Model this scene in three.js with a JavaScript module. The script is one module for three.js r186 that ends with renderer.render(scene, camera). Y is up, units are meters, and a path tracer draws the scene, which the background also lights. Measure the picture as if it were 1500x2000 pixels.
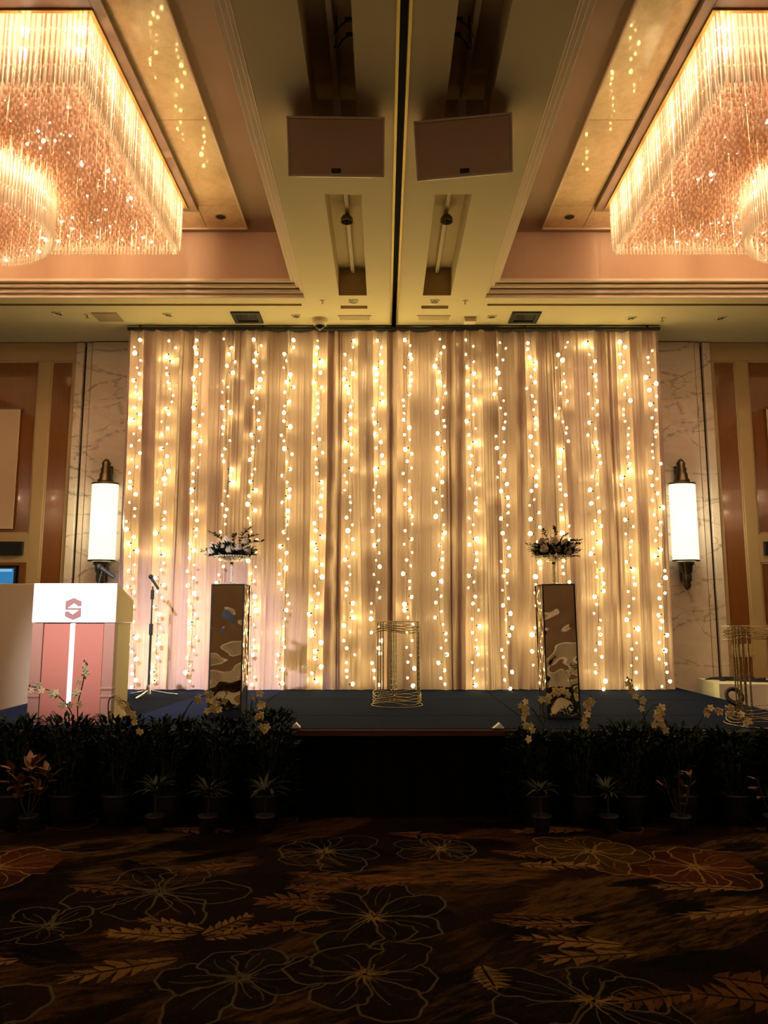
import * as THREE from 'three';
import { mergeGeometries } from 'three/addons/utils/BufferGeometryUtils.js';
import { RoundedBoxGeometry } from 'three/addons/geometries/RoundedBoxGeometry.js';
import { ImprovedNoise } from 'three/addons/math/ImprovedNoise.js';

// ---------------------------------------------------------------- camera, exposure, large lights
const scene = new THREE.Scene();
scene.background = new THREE.Color(0x000000);
const camera = new THREE.PerspectiveCamera(69.19, 0.75, 0.05, 60);
camera.position.set(-0.12, 1.5, 0);
camera.rotation.order = 'YXZ';
camera.rotation.x = THREE.MathUtils.degToRad(7.85);
const renderer = new THREE.WebGLRenderer({ antialias: true });
renderer.toneMapping = THREE.LinearToneMapping;
renderer.toneMappingExposure = 1.0;
renderer.shadowMap.enabled = true;

// light levels (candela for lamps, radiance for the glowing faces)
const LV = {
  bulbGlow: 14, bulbLamp: 0.045,            // fairy lights
  chandGlow: 22, chandLamp: 0.50,             // chandelier lamps
  sconceGlow: 1.7, sconceLamp: 1.2,          // wall sconces
  spot: 330,                                 // spotlight on the lectern
};
const WARM = new THREE.Color().setRGB(1.0, 0.84, 0.30);      // fairy lights
const AMBER = new THREE.Color().setRGB(1.0, 0.73, 0.46);     // chandelier lamps
const CREAM = new THREE.Color().setRGB(1.0, 0.90, 0.55);     // sconces

// ---------------------------------------------------------------- helpers
let seed = 12345;
const rnd = () => { seed = (seed * 1664525 + 1013904223) >>> 0; return seed / 4294967296; };
const rr = (a, b) => a + (b - a) * rnd();
const noise = new ImprovedNoise();
const V = (x, y, d) => new THREE.Vector3(x, y, -d);          // d: distance into the room
const lin = (r, g, b) => new THREE.Color().setRGB(r, g, b);
const taken = new Map();
function numbered(name) {
  const n = taken.get(name) || 0; taken.set(name, n + 1);
  return n ? `${name}_${String(n).padStart(3, '0')}` : name;
}
function thing(name, label, category, pos = [0, 0, 0], group) {
  const o = new THREE.Group(); o.name = numbered(name);
  o.position.set(pos[0], pos[1], -pos[2]);
  o.userData = { label, category };
  if (group) o.userData.group = group;
  scene.add(o); return o;
}
function part(name, geo, m, parent) {
  const o = new THREE.Mesh(geo, m); o.name = name; parent.add(o); return o;
}
function struct(name, label, category) {
  const o = new THREE.Group(); o.name = name; o.userData = { kind: 'structure', label, category };
  scene.add(o); return o;
}
// a box between two corners: x0..x1, y0..y1, distance d0..d1
function bx(x0, x1, y0, y1, d0, d1, bevel = 0) {
  const w = Math.abs(x1 - x0), h = Math.abs(y1 - y0), e = Math.abs(d1 - d0);
  const g = bevel ? new RoundedBoxGeometry(w, h, e, 2, bevel) : new THREE.BoxGeometry(w, h, e);
  g.translate((x0 + x1) / 2, (y0 + y1) / 2, -(d0 + d1) / 2);
  return g;
}
function uvPlanar(g, ax, ay, s = 1) {       // uv in metres from two axes ('x','y','z')
  const p = g.attributes.position, uv = new Float32Array(p.count * 2), get = { x: 'getX', y: 'getY', z: 'getZ' };
  for (let i = 0; i < p.count; i++) { uv[2 * i] = p[get[ax]](i) * s; uv[2 * i + 1] = p[get[ay]](i) * s; }
  g.setAttribute('uv', new THREE.BufferAttribute(uv, 2)); return g;
}
const tube = (pts, r, seg = 24, rad = 6, closed = false) => new THREE.TubeGeometry(new THREE.CatmullRomCurve3(pts, closed), seg, r, rad, closed);
function merged(list) {
  const l = list.map((g) => { const q = g.index ? g.toNonIndexed() : g; for (const k of Object.keys(q.attributes)) if (!['position', 'normal', 'uv'].includes(k)) q.deleteAttribute(k); return q; });
  return mergeGeometries(l, false);
}
function cyl(x, y0, y1, d, r0, r1 = r0, seg = 16) {
  const g = new THREE.CylinderGeometry(r1, r0, y1 - y0, seg); g.translate(x, (y0 + y1) / 2, -d); return g;
}
function canvasTex(w, h, draw, srgb = true, rep) {
  const c = document.createElement('canvas'); c.width = w; c.height = h;
  draw(c.getContext('2d'), w, h);
  const t = new THREE.CanvasTexture(c); if (srgb) t.colorSpace = THREE.SRGBColorSpace;
  t.wrapS = t.wrapT = THREE.RepeatWrapping; t.magFilter = THREE.LinearFilter;
  if (rep) t.repeat.set(rep[0], rep[1]);
  return t;
}
const std = (o) => new THREE.MeshStandardMaterial(o);
const phy = (o) => new THREE.MeshPhysicalMaterial(o);

// ---------------------------------------------------------------- textures
function grainTex(w, h, sx, sy, lo, hi, oct = 3) {
  return canvasTex(w, h, (g) => {
    const im = g.createImageData(w, h);
    for (let y = 0; y < h; y++) for (let x = 0; x < w; x++) {
      let v = 0, a = 0.5, f = 1;
      for (let k = 0; k < oct; k++) { v += a * noise.noise(x / w * sx * f, y / h * sy * f, 3.7 + k * 9); f *= 2.1; a *= 0.55; }
      const c = Math.max(0, Math.min(255, lo + (hi - lo) * (0.5 + v * 1.1))), i = 4 * (y * w + x);
      im.data[i] = im.data[i + 1] = im.data[i + 2] = c; im.data[i + 3] = 255;
    }
    g.putImageData(im, 0, 0);
  }, false);
}
const fabricBump = canvasTex(512, 512, (g, w, h) => {
  g.fillStyle = '#808080'; g.fillRect(0, 0, w, h);
  for (let x = 0; x < w; x += 2) { const v = 90 + Math.floor(rnd() * 110); g.fillStyle = `rgba(${v},${v},${v},0.8)`; g.fillRect(x, 0, 2, h); }
  for (let i = 0; i < 3000; i++) { const v = 80 + Math.floor(rnd() * 110); g.fillStyle = `rgba(${v},${v},${v},0.35)`; g.fillRect(rnd() * w, rnd() * h, 2, 14); }
}, false);
const crackBump = canvasTex(1024, 1024, (g, w, h) => {
  g.fillStyle = '#b0b0b0'; g.fillRect(0, 0, w, h);
  for (let i = 0; i < 2600; i++) { const v = 120 + rnd() * 110 | 0; g.fillStyle = `rgba(${v},${v},${v},0.3)`; g.beginPath(); g.ellipse(rnd() * w, rnd() * h, rr(6, 26), rr(4, 16), rnd() * 6, 0, 7); g.fill(); }
}, false);
const goldMap = canvasTex(1024, 1024, (g, w, h) => {
  g.fillStyle = '#cdb183'; g.fillRect(0, 0, w, h);
  for (let i = 0; i < 1800; i++) { const c = ['#d9c193', '#c0a271', '#d2b98b', '#b99a68'][i % 4]; g.globalAlpha = 0.22; g.fillStyle = c; g.beginPath(); g.ellipse(rnd() * w, rnd() * h, rr(8, 45), rr(5, 25), rnd() * 6, 0, 7); g.fill(); }
  g.globalAlpha = 0.55; g.strokeStyle = '#8d7040';
  for (let i = 0; i < 26; i++) {                 // hairline cracks in the leaf
    let x = rnd() * w, y = rnd() * h, a = rnd() * 6.28; g.lineWidth = rr(1, 2.2); g.beginPath(); g.moveTo(x, y);
    for (let k = 0; k < 14; k++) { a += rr(-0.9, 0.9); x += Math.cos(a) * 13; y += Math.sin(a) * 13; g.lineTo(x, y); } g.stroke();
  }
});
const marbleTex = canvasTex(1024, 2048, (g, w, h) => {
  g.fillStyle = '#e4d3c0'; g.fillRect(0, 0, w, h);
  for (let i = 0; i < 260; i++) { g.globalAlpha = 0.10; g.fillStyle = ['#e6dac8', '#c3b29c', '#cfbda6'][i % 3]; g.beginPath(); g.ellipse(rnd() * w, rnd() * h, rr(30, 150), rr(20, 90), rnd() * 6, 0, 7); g.fill(); }
  for (let i = 0; i < 30; i++) {
    let x = rnd() * w, y = rnd() * h, a = rr(-0.4, 1.2) + (rnd() < 0.5 ? Math.PI : 0);
    const n = 30 + rnd() * 40 | 0, tone = ['#6e5e50', '#7d6c5b', '#5c4e43'][i % 3];
    for (let k = 0; k < n; k++) {
      a += rr(-0.5, 0.5); const nx = x + Math.cos(a) * 22, ny = y + Math.sin(a) * 22;
      g.strokeStyle = tone; g.globalAlpha = 0.5 + 0.3 * Math.sin(k * 0.7); g.lineWidth = 2 + 3 * rnd(); g.beginPath(); g.moveTo(x, y); g.lineTo(nx, ny); g.stroke();
      if (rnd() < 0.5) { g.globalAlpha = 0.16; g.lineWidth = 16 + 26 * rnd(); g.beginPath(); g.moveTo(x, y); g.lineTo(nx, ny); g.stroke(); }
      if (rnd() < 0.16) { let bx_ = x, by = y, b = a + rr(0.5, 1.3) * (rnd() < 0.5 ? 1 : -1); g.globalAlpha = 0.4; g.lineWidth = 1.6; g.beginPath(); g.moveTo(bx_, by); for (let q = 0; q < 8; q++) { b += rr(-0.4, 0.4); bx_ += Math.cos(b) * 16; by += Math.sin(b) * 16; g.lineTo(bx_, by); } g.stroke(); }
      x = nx; y = ny;
    }
  }
});
const woodTex = canvasTex(1024, 1024, (g, w, h) => {
  g.fillStyle = '#8a5528'; g.fillRect(0, 0, w, h);
  for (let i = 0; i < 2600; i++) { const c = ['#7a4820', '#94602f', '#6d3f1b', '#9a6634'][i % 4]; g.globalAlpha = 0.14; g.fillStyle = c; g.fillRect(rnd() * w, rnd() * h - 60, rr(1, 4), rr(60, 420)); }
  for (let i = 0; i < 700; i++) { g.globalAlpha = 0.12; g.strokeStyle = i % 2 ? '#5d3516' : '#a87340'; g.lineWidth = rr(1, 3); const y = rnd() * h, x = rnd() * w; g.beginPath(); g.moveTo(x, y); g.bezierCurveTo(x + 20, y + rr(-9, 9), x + 40, y + rr(-9, 9), x + 60, y); g.stroke(); }
});
const woodBump = grainTex(512, 512, 7, 7, 80, 180, 3);

// the patterned carpet: 4.2 m of floor per texture
const CT = 4.2, CX0 = -2.1, CD0 = 2.6;
const carpetTex = canvasTex(2048, 2048, (g, W) => {
  const S = W / CT, px = (x) => (x - CX0) * S, py = (d) => W - (d - CD0) * S;
  g.fillStyle = '#1c0e08'; g.fillRect(0, 0, W, W); g.lineCap = g.lineJoin = 'round';
  // brushed clouds of dye: streaks laid side by side along one slant
  const cloud = (x, y, len, wid, a, c, n, al) => {
    for (let k = 0; k < n; k++) {
      const t = rr(-1, 1), u = rr(-1, 1) * Math.sqrt(1 - t * t), cx = x + t * len * Math.cos(a) - u * wid * Math.sin(a), cy = y + t * len * Math.sin(a) + u * wid * Math.cos(a);
      g.globalAlpha = al * rr(0.4, 1); g.fillStyle = c; g.beginPath(); g.ellipse((cx + 2 * W) % W, (cy + 2 * W) % W, rr(12, 60), rr(2, 9), a + rr(-0.25, 0.25), 0, 7); g.fill();
    }
  };
  for (let i = 0; i < 70; i++) cloud(rnd() * W, rnd() * W, rr(70, 260), rr(40, 130), rr(-0.9, -0.3) + (i % 5 ? 0 : 1.2), ['#4e3219', '#0b0503', '#3d2410', '#120805', '#5a3b1f', '#2c120a', '#0e0604'][i % 7], 120, 0.4);
  for (const [x, d, l, w, c] of [[0.3, 4.62, 0.55, 0.22, '#6e451c'], [0.95, 4.25, 0.4, 0.2, '#5d3c1a'], [1.35, 3.9, 0.55, 0.3, '#64421e'], [-1.4, 4.7, 0.5, 0.3, '#54391e'], [-1.5, 3.4, 0.45, 0.4, '#55351a'], [1.7, 4.7, 0.4, 0.2, '#6b3816'], [-1.95, 5.1, 0.5, 0.2, '#614526'], [0.9, 5.4, 0.5, 0.2, '#543318'], [-0.6, 5.5, 0.4, 0.2, '#482d18'], [-1.8, 2.9, 0.5, 0.3, '#4f2f14']]) cloud(px(x), py(d), l * S, w * S, rr(-0.7, -0.1), c, 420, 0.4);
  for (let i = 0; i < 46; i++) cloud(rnd() * W, rnd() * W, rr(40, 110), rr(16, 50), rr(-0.8, 0.8), '#0a0503', 70, 0.6);
  const blob = (pts, fill, al, line, lw) => {
    g.beginPath(); pts.forEach((q, i) => (i ? g.lineTo(q[0], q[1]) : g.moveTo(q[0], q[1]))); g.closePath();
    if (fill) { g.globalAlpha = al; g.fillStyle = fill; g.fill(); }
    if (line) { g.globalAlpha = 0.9; g.strokeStyle = line; g.lineWidth = lw; g.stroke(); }
  };
  const petal = (cx, cy, a, len, wid, fill, line, lw) => {
    const ca = Math.cos(a), sa = Math.sin(a), P = (t, s) => [cx + (t * ca - s * sa), cy + (t * sa + s * ca)], pts = [], k0 = rnd() * 99;
    const n = 44;
    for (let i = 0; i < n; i++) {
      const q = i / n, up = q < 0.5, t = up ? q * 2 : 2 - q * 2, w = wid * Math.pow(Math.sin(Math.PI * Math.pow(t * 0.97, 1.25)), 0.75) * (1 + 0.35 * noise.noise(i * 0.23, k0, 1));
      pts.push(P(len * (0.06 + 0.94 * t) * (1 + 0.07 * noise.noise(i * 0.35, k0, 5)), (up ? 1 : -1) * w));
    }
    blob(pts, fill, 0.7, line, lw);
    g.lineWidth = lw * 0.55; g.beginPath(); g.moveTo(...P(len * 0.1, 0)); g.quadraticCurveTo(...P(len * 0.4, wid * 0.25), ...P(len * 0.66, wid * 0.05)); g.stroke();
    if (rnd() < 0.6) { g.beginPath(); g.moveTo(...P(len * 0.3, -wid * 0.2)); g.quadraticCurveTo(...P(len * 0.6, -wid * 0.55), ...P(len * 0.8, -wid * 0.3)); g.stroke(); }
  };
  const flower = (x, d, r, n, a0, fill, line, core) => {
    const cx = px(x), cy = py(d), R = r * S;
    for (let k = 0; k < n; k++) petal(cx, cy, a0 + k * 6.283 / n + rr(-0.22, 0.22), R * rr(0.7, 1.2), R * rr(0.28, 0.42), fill, line, rr(4, 7));
    g.strokeStyle = core; g.globalAlpha = 0.85;
    for (let k = 0; k < 26; k++) { const a = rnd() * 6.28, l = R * rr(0.08, 0.26); g.lineWidth = rr(2, 4); g.beginPath(); g.moveTo(cx + 6 * Math.cos(a), cy + 6 * Math.sin(a)); g.quadraticCurveTo(cx + l * 0.6 * Math.cos(a + 0.3), cy + l * 0.6 * Math.sin(a + 0.3), cx + Math.cos(a) * l, cy + Math.sin(a) * l); g.stroke(); }
  };
  const frond = (x, d, a, len, wid, fill) => {             // a leaf torn into long teeth, with a dark rib
    const cx = px(x), cy = py(d), L = len * S, Wd = wid * S, ca = Math.cos(a), sa = Math.sin(a), P = (t, s) => [cx + t * ca - s * sa, cy + t * sa + s * ca];
    const n = 7;
    for (const sg of [1, -1]) for (let k = 0; k < n; k++) {
      const t = k / n, w = Wd * Math.sin(Math.PI * (0.18 + 0.75 * t)) * rr(0.75, 1.2), reach = rr(0.16, 0.26);
      blob([P(L * t, sg * 2), P(L * (t + 0.07), sg * w * 0.55), P(L * (t + reach), sg * w), P(L * (t + reach * 0.9), sg * w * 0.62), P(L * (t + 0.15), sg * w * 0.25), P(L * (t + 0.14), sg * 2)], fill, rr(0.55, 0.95));
    }
    blob([P(L * 0.9, -5), P(L * 1.12, 0), P(L * 0.9, 5)], fill, 0.9);
    g.globalAlpha = 0.7; g.strokeStyle = '#0d0603'; g.lineWidth = 4; g.beginPath(); g.moveTo(...P(0, 0)); g.quadraticCurveTo(...P(L * 0.5, Wd * 0.12), ...P(L * 0.95, 0)); g.stroke();
  };
  const gold = '#946a3a', tan = '#5e503a', rust = '#744524', dk = '#120805';
  flower(-0.17, 3.96, 0.42, 7, 0.4, dk, tan, gold); flower(-0.72, 3.33, 0.36, 6, 1.1, dk, tan, tan); flower(-0.2, 3.36, 0.42, 6, 0.2, '#1a0b06', tan, gold);
  flower(0.7, 3.14, 0.42, 6, 0.7, dk, tan, gold); flower(-1.35, 4.3, 0.45, 6, 0.9, null, tan, tan); flower(1.75, 4.7, 0.42, 8, 0.2, '#4a220d', gold, gold);
  flower(1.2, 5.0, 0.38, 7, 0.5, '#4a3014', '#8a6a34', gold); flower(-0.5, 5.0, 0.4, 6, 0.1, null, tan, gold); flower(-1.8, 2.95, 0.42, 6, 0.3, dk, tan, gold);
  flower(1.6, 5.9, 0.45, 7, 0.8, null, tan, gold); flower(-1.2, 5.9, 0.45, 6, 0.5, '#3a1a0c', tan, gold); flower(0.2, 6.2, 0.45, 6, 0.2, null, tan, gold); flower(-1.75, 3.85, 0.26, 5, 0.2, dk, tan, tan); flower(0.25, 5.05, 0.3, 6, 0.4, null, tan, gold);
  for (const [x, d, a, l, w, c] of [[-1.0, 3.76, Math.PI, 0.42, 0.09, gold], [-1.04, 3.7, Math.PI + 0.2, 0.4, 0.07, gold], [-0.98, 3.74, -0.9, 0.3, 0.08, gold], [-0.96, 3.7, -0.45, 0.3, 0.07, gold], [-1.02, 3.5, 2.75, 0.45, 0.1, gold], [-0.98, 3.8, 3.5, 0.36, 0.06, gold],
    [0.3, 3.44, 1.4, 0.2, 0.09, gold], [0.98, 3.64, 3.3, 0.46, 0.08, gold], [1.02, 3.56, 3.0, 0.44, 0.08, gold], [0.92, 3.88, 3.1, 0.4, 0.06, gold], [0.42, 3.98, 0.05, 0.4, 0.06, rust], [0.4, 3.92, 0.3, 0.35, 0.05, rust], [-0.36, 4.08, 3.3, 0.4, 0.09, rust], [-0.38, 3.9, 2.9, 0.42, 0.08, rust], [-0.4, 4.22, 3.0, 0.38, 0.1, rust], [-0.35, 4.3, 3.4, 0.3, 0.08, rust],
    [1.25, 3.34, 0.3, 0.45, 0.13, rust], [1.5, 3.1, 3.4, 0.4, 0.12, rust], [1.1, 3.2, 2.9, 0.3, 0.1, rust], [-1.72, 3.5, 2.8, 0.34, 0.08, gold], [0.1, 4.5, 2.9, 0.45, 0.1, rust], [0.7, 4.75, 0.1, 0.45, 0.09, gold], [1.95, 4.1, 2.9, 0.55, 0.08, gold], [1.9, 4.35, 3.2, 0.5, 0.07, gold], [-0.7, 4.6, 0.2, 0.45, 0.07, rust], [-1.9, 4.4, 0.3, 0.4, 0.07, rust], [1.3, 5.5, 3.0, 0.5, 0.1, gold], [-0.1, 5.4, 0.2, 0.5, 0.09, rust], [-1.7, 5.5, 0.1, 0.5, 0.09, gold], [-0.9, 4.75, 2.9, 0.4, 0.08, rust], [0.55, 5.0, 0.3, 0.4, 0.07, rust]])
    frond(x, d, a, l, w, c);
  for (let i = 0; i < 90000; i++) { g.globalAlpha = 0.2; g.fillStyle = rnd() < 0.6 ? '#000' : '#7a5a38'; g.fillRect(rnd() * W, rnd() * W, 3, 3); }   // wool grain
});
carpetTex.repeat.set(1 / CT, 1 / CT);

// ---------------------------------------------------------------- materials
const M = {
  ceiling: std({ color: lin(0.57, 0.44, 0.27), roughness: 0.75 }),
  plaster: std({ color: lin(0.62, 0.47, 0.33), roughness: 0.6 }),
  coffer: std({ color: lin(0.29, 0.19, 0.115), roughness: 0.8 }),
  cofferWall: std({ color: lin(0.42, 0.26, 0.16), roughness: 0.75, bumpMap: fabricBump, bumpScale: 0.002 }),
  recess: std({ color: lin(0.60, 0.46, 0.28), roughness: 0.8 }),
  dark: std({ color: lin(0.012, 0.010, 0.009), roughness: 0.6 }),
  black: std({ color: lin(0.006, 0.006, 0.006), roughness: 0.6 }),
  brass: std({ color: lin(0.42, 0.30, 0.12), roughness: 0.4, metalness: 0.9 }),
  gold: phy({ map: goldMap, roughness: 0.3, metalness: 0.2, bumpMap: crackBump, bumpScale: 0.0005, clearcoat: 1, clearcoatRoughness: 0.03 }),
  goldLip: std({ color: lin(0.55, 0.33, 0.10), roughness: 0.3, metalness: 0.6 }),
  frame: std({ color: lin(0.23, 0.14, 0.085), roughness: 0.5 }),
  plate: std({ color: lin(0.56, 0.37, 0.26), roughness: 0.4, metalness: 0.3 }),
  crystal: phy({ color: lin(1.0, 0.94, 0.86), roughness: 0.88, transmission: 0.6, thickness: 0, ior: 1.5 }),
  crystalCeilTint: phy({ color: lin(0.80, 0.62, 0.49), roughness: 0.7, transmission: 0.5, thickness: 0, ior: 1.5 }),  // clear crystal, with the warm ceiling reflection put into its colour
  crystalTip: phy({ color: lin(1.0, 0.90, 0.78), roughness: 0.85, transmission: 0.9, thickness: 0, ior: 1.7 }),
  wall: std({ color: lin(0.36, 0.25, 0.14), roughness: 0.6 }),
  stile: std({ color: lin(0.48, 0.34, 0.16), roughness: 0.4 }),
  wood: phy({ map: woodTex, color: lin(0.84, 0.78, 0.62), roughness: 0.2, bumpMap: woodBump, bumpScale: 0.0016, clearcoat: 1, clearcoatRoughness: 0.035 }),
  marble: phy({ map: marbleTex, roughness: 0.25 }),
  curtain: phy({ color: lin(0.56, 0.385, 0.345), roughness: 0.27, sheen: 0.4, sheenRoughness: 0.4, sheenColor: lin(1, 0.9, 0.8) }),
  carpet: phy({ map: carpetTex, color: lin(0.60, 0.68, 0.70), roughness: 1, specularIntensity: 0.05 }),
  deck: phy({ color: lin(0.006, 0.011, 0.035), roughness: 1, specularIntensity: 0.08, bumpMap: woodBump, bumpScale: 0.002 }),
  deckEdge: std({ color: lin(0.06, 0.010, 0.009), roughness: 0.6 }),
  skirt: phy({ color: lin(0.004, 0.004, 0.004), roughness: 1, specularIntensity: 0.1 }),
  leaf: phy({ color: lin(0.009, 0.021, 0.007), roughness: 0.6, specularIntensity: 0.3, side: THREE.DoubleSide }),
  leafPale: std({ color: lin(0.036, 0.04, 0.017), roughness: 0.6, side: THREE.DoubleSide }),
  leafRust: std({ color: lin(0.20, 0.08, 0.025), roughness: 0.6, side: THREE.DoubleSide }),
  stem: std({ color: lin(0.03, 0.028, 0.012), roughness: 0.7 }),
  petal: std({ color: lin(0.62, 0.53, 0.28), roughness: 0.6, side: THREE.DoubleSide }),
  lip: std({ color: lin(0.75, 0.45, 0.10), roughness: 0.6 }),
  rose: std({ color: lin(0.66, 0.54, 0.37), roughness: 0.6, side: THREE.DoubleSide }),
  mirror: std({ color: lin(0.80, 0.74, 0.66), roughness: 0.03, metalness: 1 }),
  glass: phy({ color: lin(1, 0.98, 0.92), roughness: 0.06, transmission: 0.85, thickness: 0, ior: 1.5 }),
  cutGlass: phy({ color: lin(0.95, 0.9, 0.78), roughness: 0.12, transmission: 0.35, thickness: 0, ior: 1.6 }),
  beigeBoard: std({ color: lin(0.72, 0.61, 0.46), roughness: 0.7 }),
  lecternWhite: std({ color: lin(0.80, 0.62, 0.60), roughness: 0.45 }),
  lecternPanel: std({ color: lin(0.37, 0.125, 0.08), roughness: 0.45 }),
  lecternPost: std({ color: lin(0.30, 0.145, 0.095), roughness: 0.45 }),
  lecternSide: std({ color: lin(0.62, 0.50, 0.24), roughness: 0.5 }),
  lecternInlay: std({ color: lin(0.92, 0.90, 0.92), roughness: 0.4 }),
  lecternBadge: std({ color: lin(0.24, 0.11, 0.09), roughness: 0.5 }),
  speakerBox: std({ color: lin(0.78, 0.66, 0.50), roughness: 0.6 }),
  grille: std({ color: lin(0.64, 0.46, 0.32), roughness: 0.8 }),
  cloth: std({ color: lin(0.80, 0.74, 0.62), roughness: 0.8, side: THREE.DoubleSide }),
  chrome: std({ color: lin(0.75, 0.75, 0.75), roughness: 0.2, metalness: 0.9 }),
  bronze: std({ color: lin(0.16, 0.13, 0.08), roughness: 0.25, metalness: 0.8 }),
  wire: std({ color: lin(0.42, 0.33, 0.18), roughness: 0.25, metalness: 0.85 }),
  banner: std({ color: lin(0.62, 0.44, 0.28), roughness: 0.7 }),
};
const emit = (c, k) => std({ color: 0x000000, emissive: c.clone().multiplyScalar(1), emissiveIntensity: k, roughness: 1 });
M.bulbs = [0.45, 1.0, 1.9].map((k) => emit(WARM, LV.bulbGlow * k));
M.lamp = emit(AMBER, LV.chandGlow);
M.sparkle = emit(lin(1, 0.85, 0.62), 12);  // glow of the painted crystal sparkle, no lamp
M.shade = emit(CREAM, LV.sconceGlow);

// ---------------------------------------------------------------- the room
const floor = struct('floor', 'dark brown carpet with large flowers and feathery leaves', 'floor');
{
  const g = new THREE.PlaneGeometry(26.4, 18.6); g.rotateX(-Math.PI / 2); g.translate(0, 0, -0.3);
  const p = g.attributes.position, uv = g.attributes.uv;
  for (let i = 0; i < p.count; i++) uv.setXY(i, p.getX(i) - CX0, -p.getZ(i) - CD0);
  part('carpet', g, M.carpet, floor);
  part('slab', bx(-13.2, 13.2, -0.2, -0.01, -9.2, 9.7), M.dark, floor);
}
const wallB = struct('wall_back', 'brown wall behind the camera', 'wall');
part('panel', bx(-13.2, 13.2, 0, 6.1, -9.2, -9), M.wall, wallB);
for (const [s, n] of [[-1, 'left'], [1, 'right']]) {
  const w = struct('wall_' + n, `brown side wall on the ${n}`, 'wall');
  part('panel', bx(s * 13.0, s * 13.2, 0, 6.1, -9.2, 9.7), M.wall, w);
}
// ceiling: a central beam with two service channels, a front soffit, and a deep coffer on each side
const C0 = 5.0, C1 = 5.78, FS = 7.89, WF = 9.3;
const ceil = struct('ceiling', 'cream coffered ceiling with a central beam', 'ceiling');
const TOP = 6.0;
for (const s of [-1, 1]) {
  part('beam_soffit', bx(s * 0.62, s * 1.0, C0, TOP, -9, WF), M.ceiling, ceil);
  part('beam_soffit', bx(s * 0.028, s * 0.31, C0, TOP, -9, WF), M.ceiling, ceil);
  for (const [d0, d1] of [[-9, 1.2], [5.06, 5.82], [7.82, 8.09], [8.18, WF]]) part('beam_soffit', bx(s * 0.31, s * 0.62, C0, TOP, d0, d1), M.ceiling, ceil);
  for (const [d0, d1, h] of [[1.2, 5.06, 0.3], [5.82, 7.82, 0.3], [8.09, 8.18, 0.12]]) part('channel_top', bx(s * 0.31, s * 0.62, C0 + h, TOP, d0, d1), M.recess, ceil);
  // partition track in the middle gap
  part('track_rail', bx(s * 0.026, s * 0.046, C0 - 0.012, C0 + 0.02, -9, 8.6), M.brass, ceil);
  // front soffit with its linear air slot
  part('front_soffit', bx(s * 1.0, s * 13, C0, TOP, FS, 8.04), M.ceiling, ceil);
  part('front_soffit', bx(s * 1.0, s * 1.06, C0, TOP, 8.04, 8.1), M.ceiling, ceil);
  part('front_soffit', bx(s * 1.0, s * 13, C0, TOP, 8.1, WF + 0.4), M.ceiling, ceil);
  part('slot_top', bx(s * 1.06, s * 13, C0 + 0.1, TOP, 8.04, 8.1), M.recess, ceil);
  part('slot_blade', bx(s * 1.06, s * 13, C0 + 0.02, C0 + 0.05, 8.066, 8.074), M.recess, ceil);
  // coffer
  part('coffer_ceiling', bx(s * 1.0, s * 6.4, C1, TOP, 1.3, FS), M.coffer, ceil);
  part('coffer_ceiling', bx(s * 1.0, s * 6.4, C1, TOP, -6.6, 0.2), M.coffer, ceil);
  part('cross_soffit', bx(s * 1.0, s * 6.4, C0, TOP, 0.2, 1.3), M.ceiling, ceil);
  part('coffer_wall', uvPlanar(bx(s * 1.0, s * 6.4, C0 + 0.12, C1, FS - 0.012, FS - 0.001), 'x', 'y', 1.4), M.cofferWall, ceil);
  part('outer_soffit', bx(s * 6.4, s * 13, C0, TOP, -9, FS), M.ceiling, ceil);
  part('rear_soffit', bx(s * 1.0, s * 6.4, C0, TOP, -9, -6.6), M.ceiling, ceil);
}
part('track_gap', bx(-0.028, 0.028, C0 + 0.25, TOP, -9, WF), M.dark, ceil);
// stepped mouldings round the coffers
let tn = 1;
for (const s of [-1, 1]) {
  const t = struct('trim_' + tn++, `stepped plaster moulding round the ${s < 0 ? 'left' : 'right'} ceiling coffer`, 'moulding');
  for (const [y0, y1, e] of [[0.0, 0.045, 0.012], [0.045, 0.085, 0.05], [0.09, 0.125, 0.1], [0.13, 0.165, 0.15]]) {
    part('moulding_step', bx(s * (1.0 + e), s * 6.4, C0 + y0, C0 + y1, FS - e, FS, 0.006), M.plaster, t);
    part('moulding_step', bx(s * 1.0, s * (1.0 + e), C0 + y0, C0 + y1, 1.3, FS, 0.006), M.plaster, t);
  }
}
// gilded panels on the coffer ceilings, with a pale edge strip
for (const s of [-1, 1]) {
  const ds = [1.83, 3.195, 4.56, 5.93, 7.295];
  for (let i = 0; i < 4; i++) part('gold_panel', uvPlanar(bx(s * 1.66, s * 2.09, C1 - 0.02, C1 + 0.01, ds[i] + 0.003, ds[i + 1] - 0.003), 'x', 'z', 0.7), M.gold, ceil);
  const xs = [1.66, 2.09, 3.4, 4.7, 5.6];
  for (let i = 0; i < 4; i++) part('gold_panel', uvPlanar(bx(s * (xs[i] + 0.003), s * (xs[i + 1] - 0.003), C1 - 0.02, C1 + 0.01, 7.298, 7.75), 'x', 'z', 0.7), M.gold, ceil);
  part('edge_strip', bx(s * 1.64, s * 5.6, C1 - 0.03, C1 + 0.01, 7.752, 7.775), M.plaster, ceil);
  part('edge_strip', bx(s * 1.64, s * 1.658, C1 - 0.03, C1 + 0.01, 1.83, 7.752), M.plaster, ceil);
}
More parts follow.
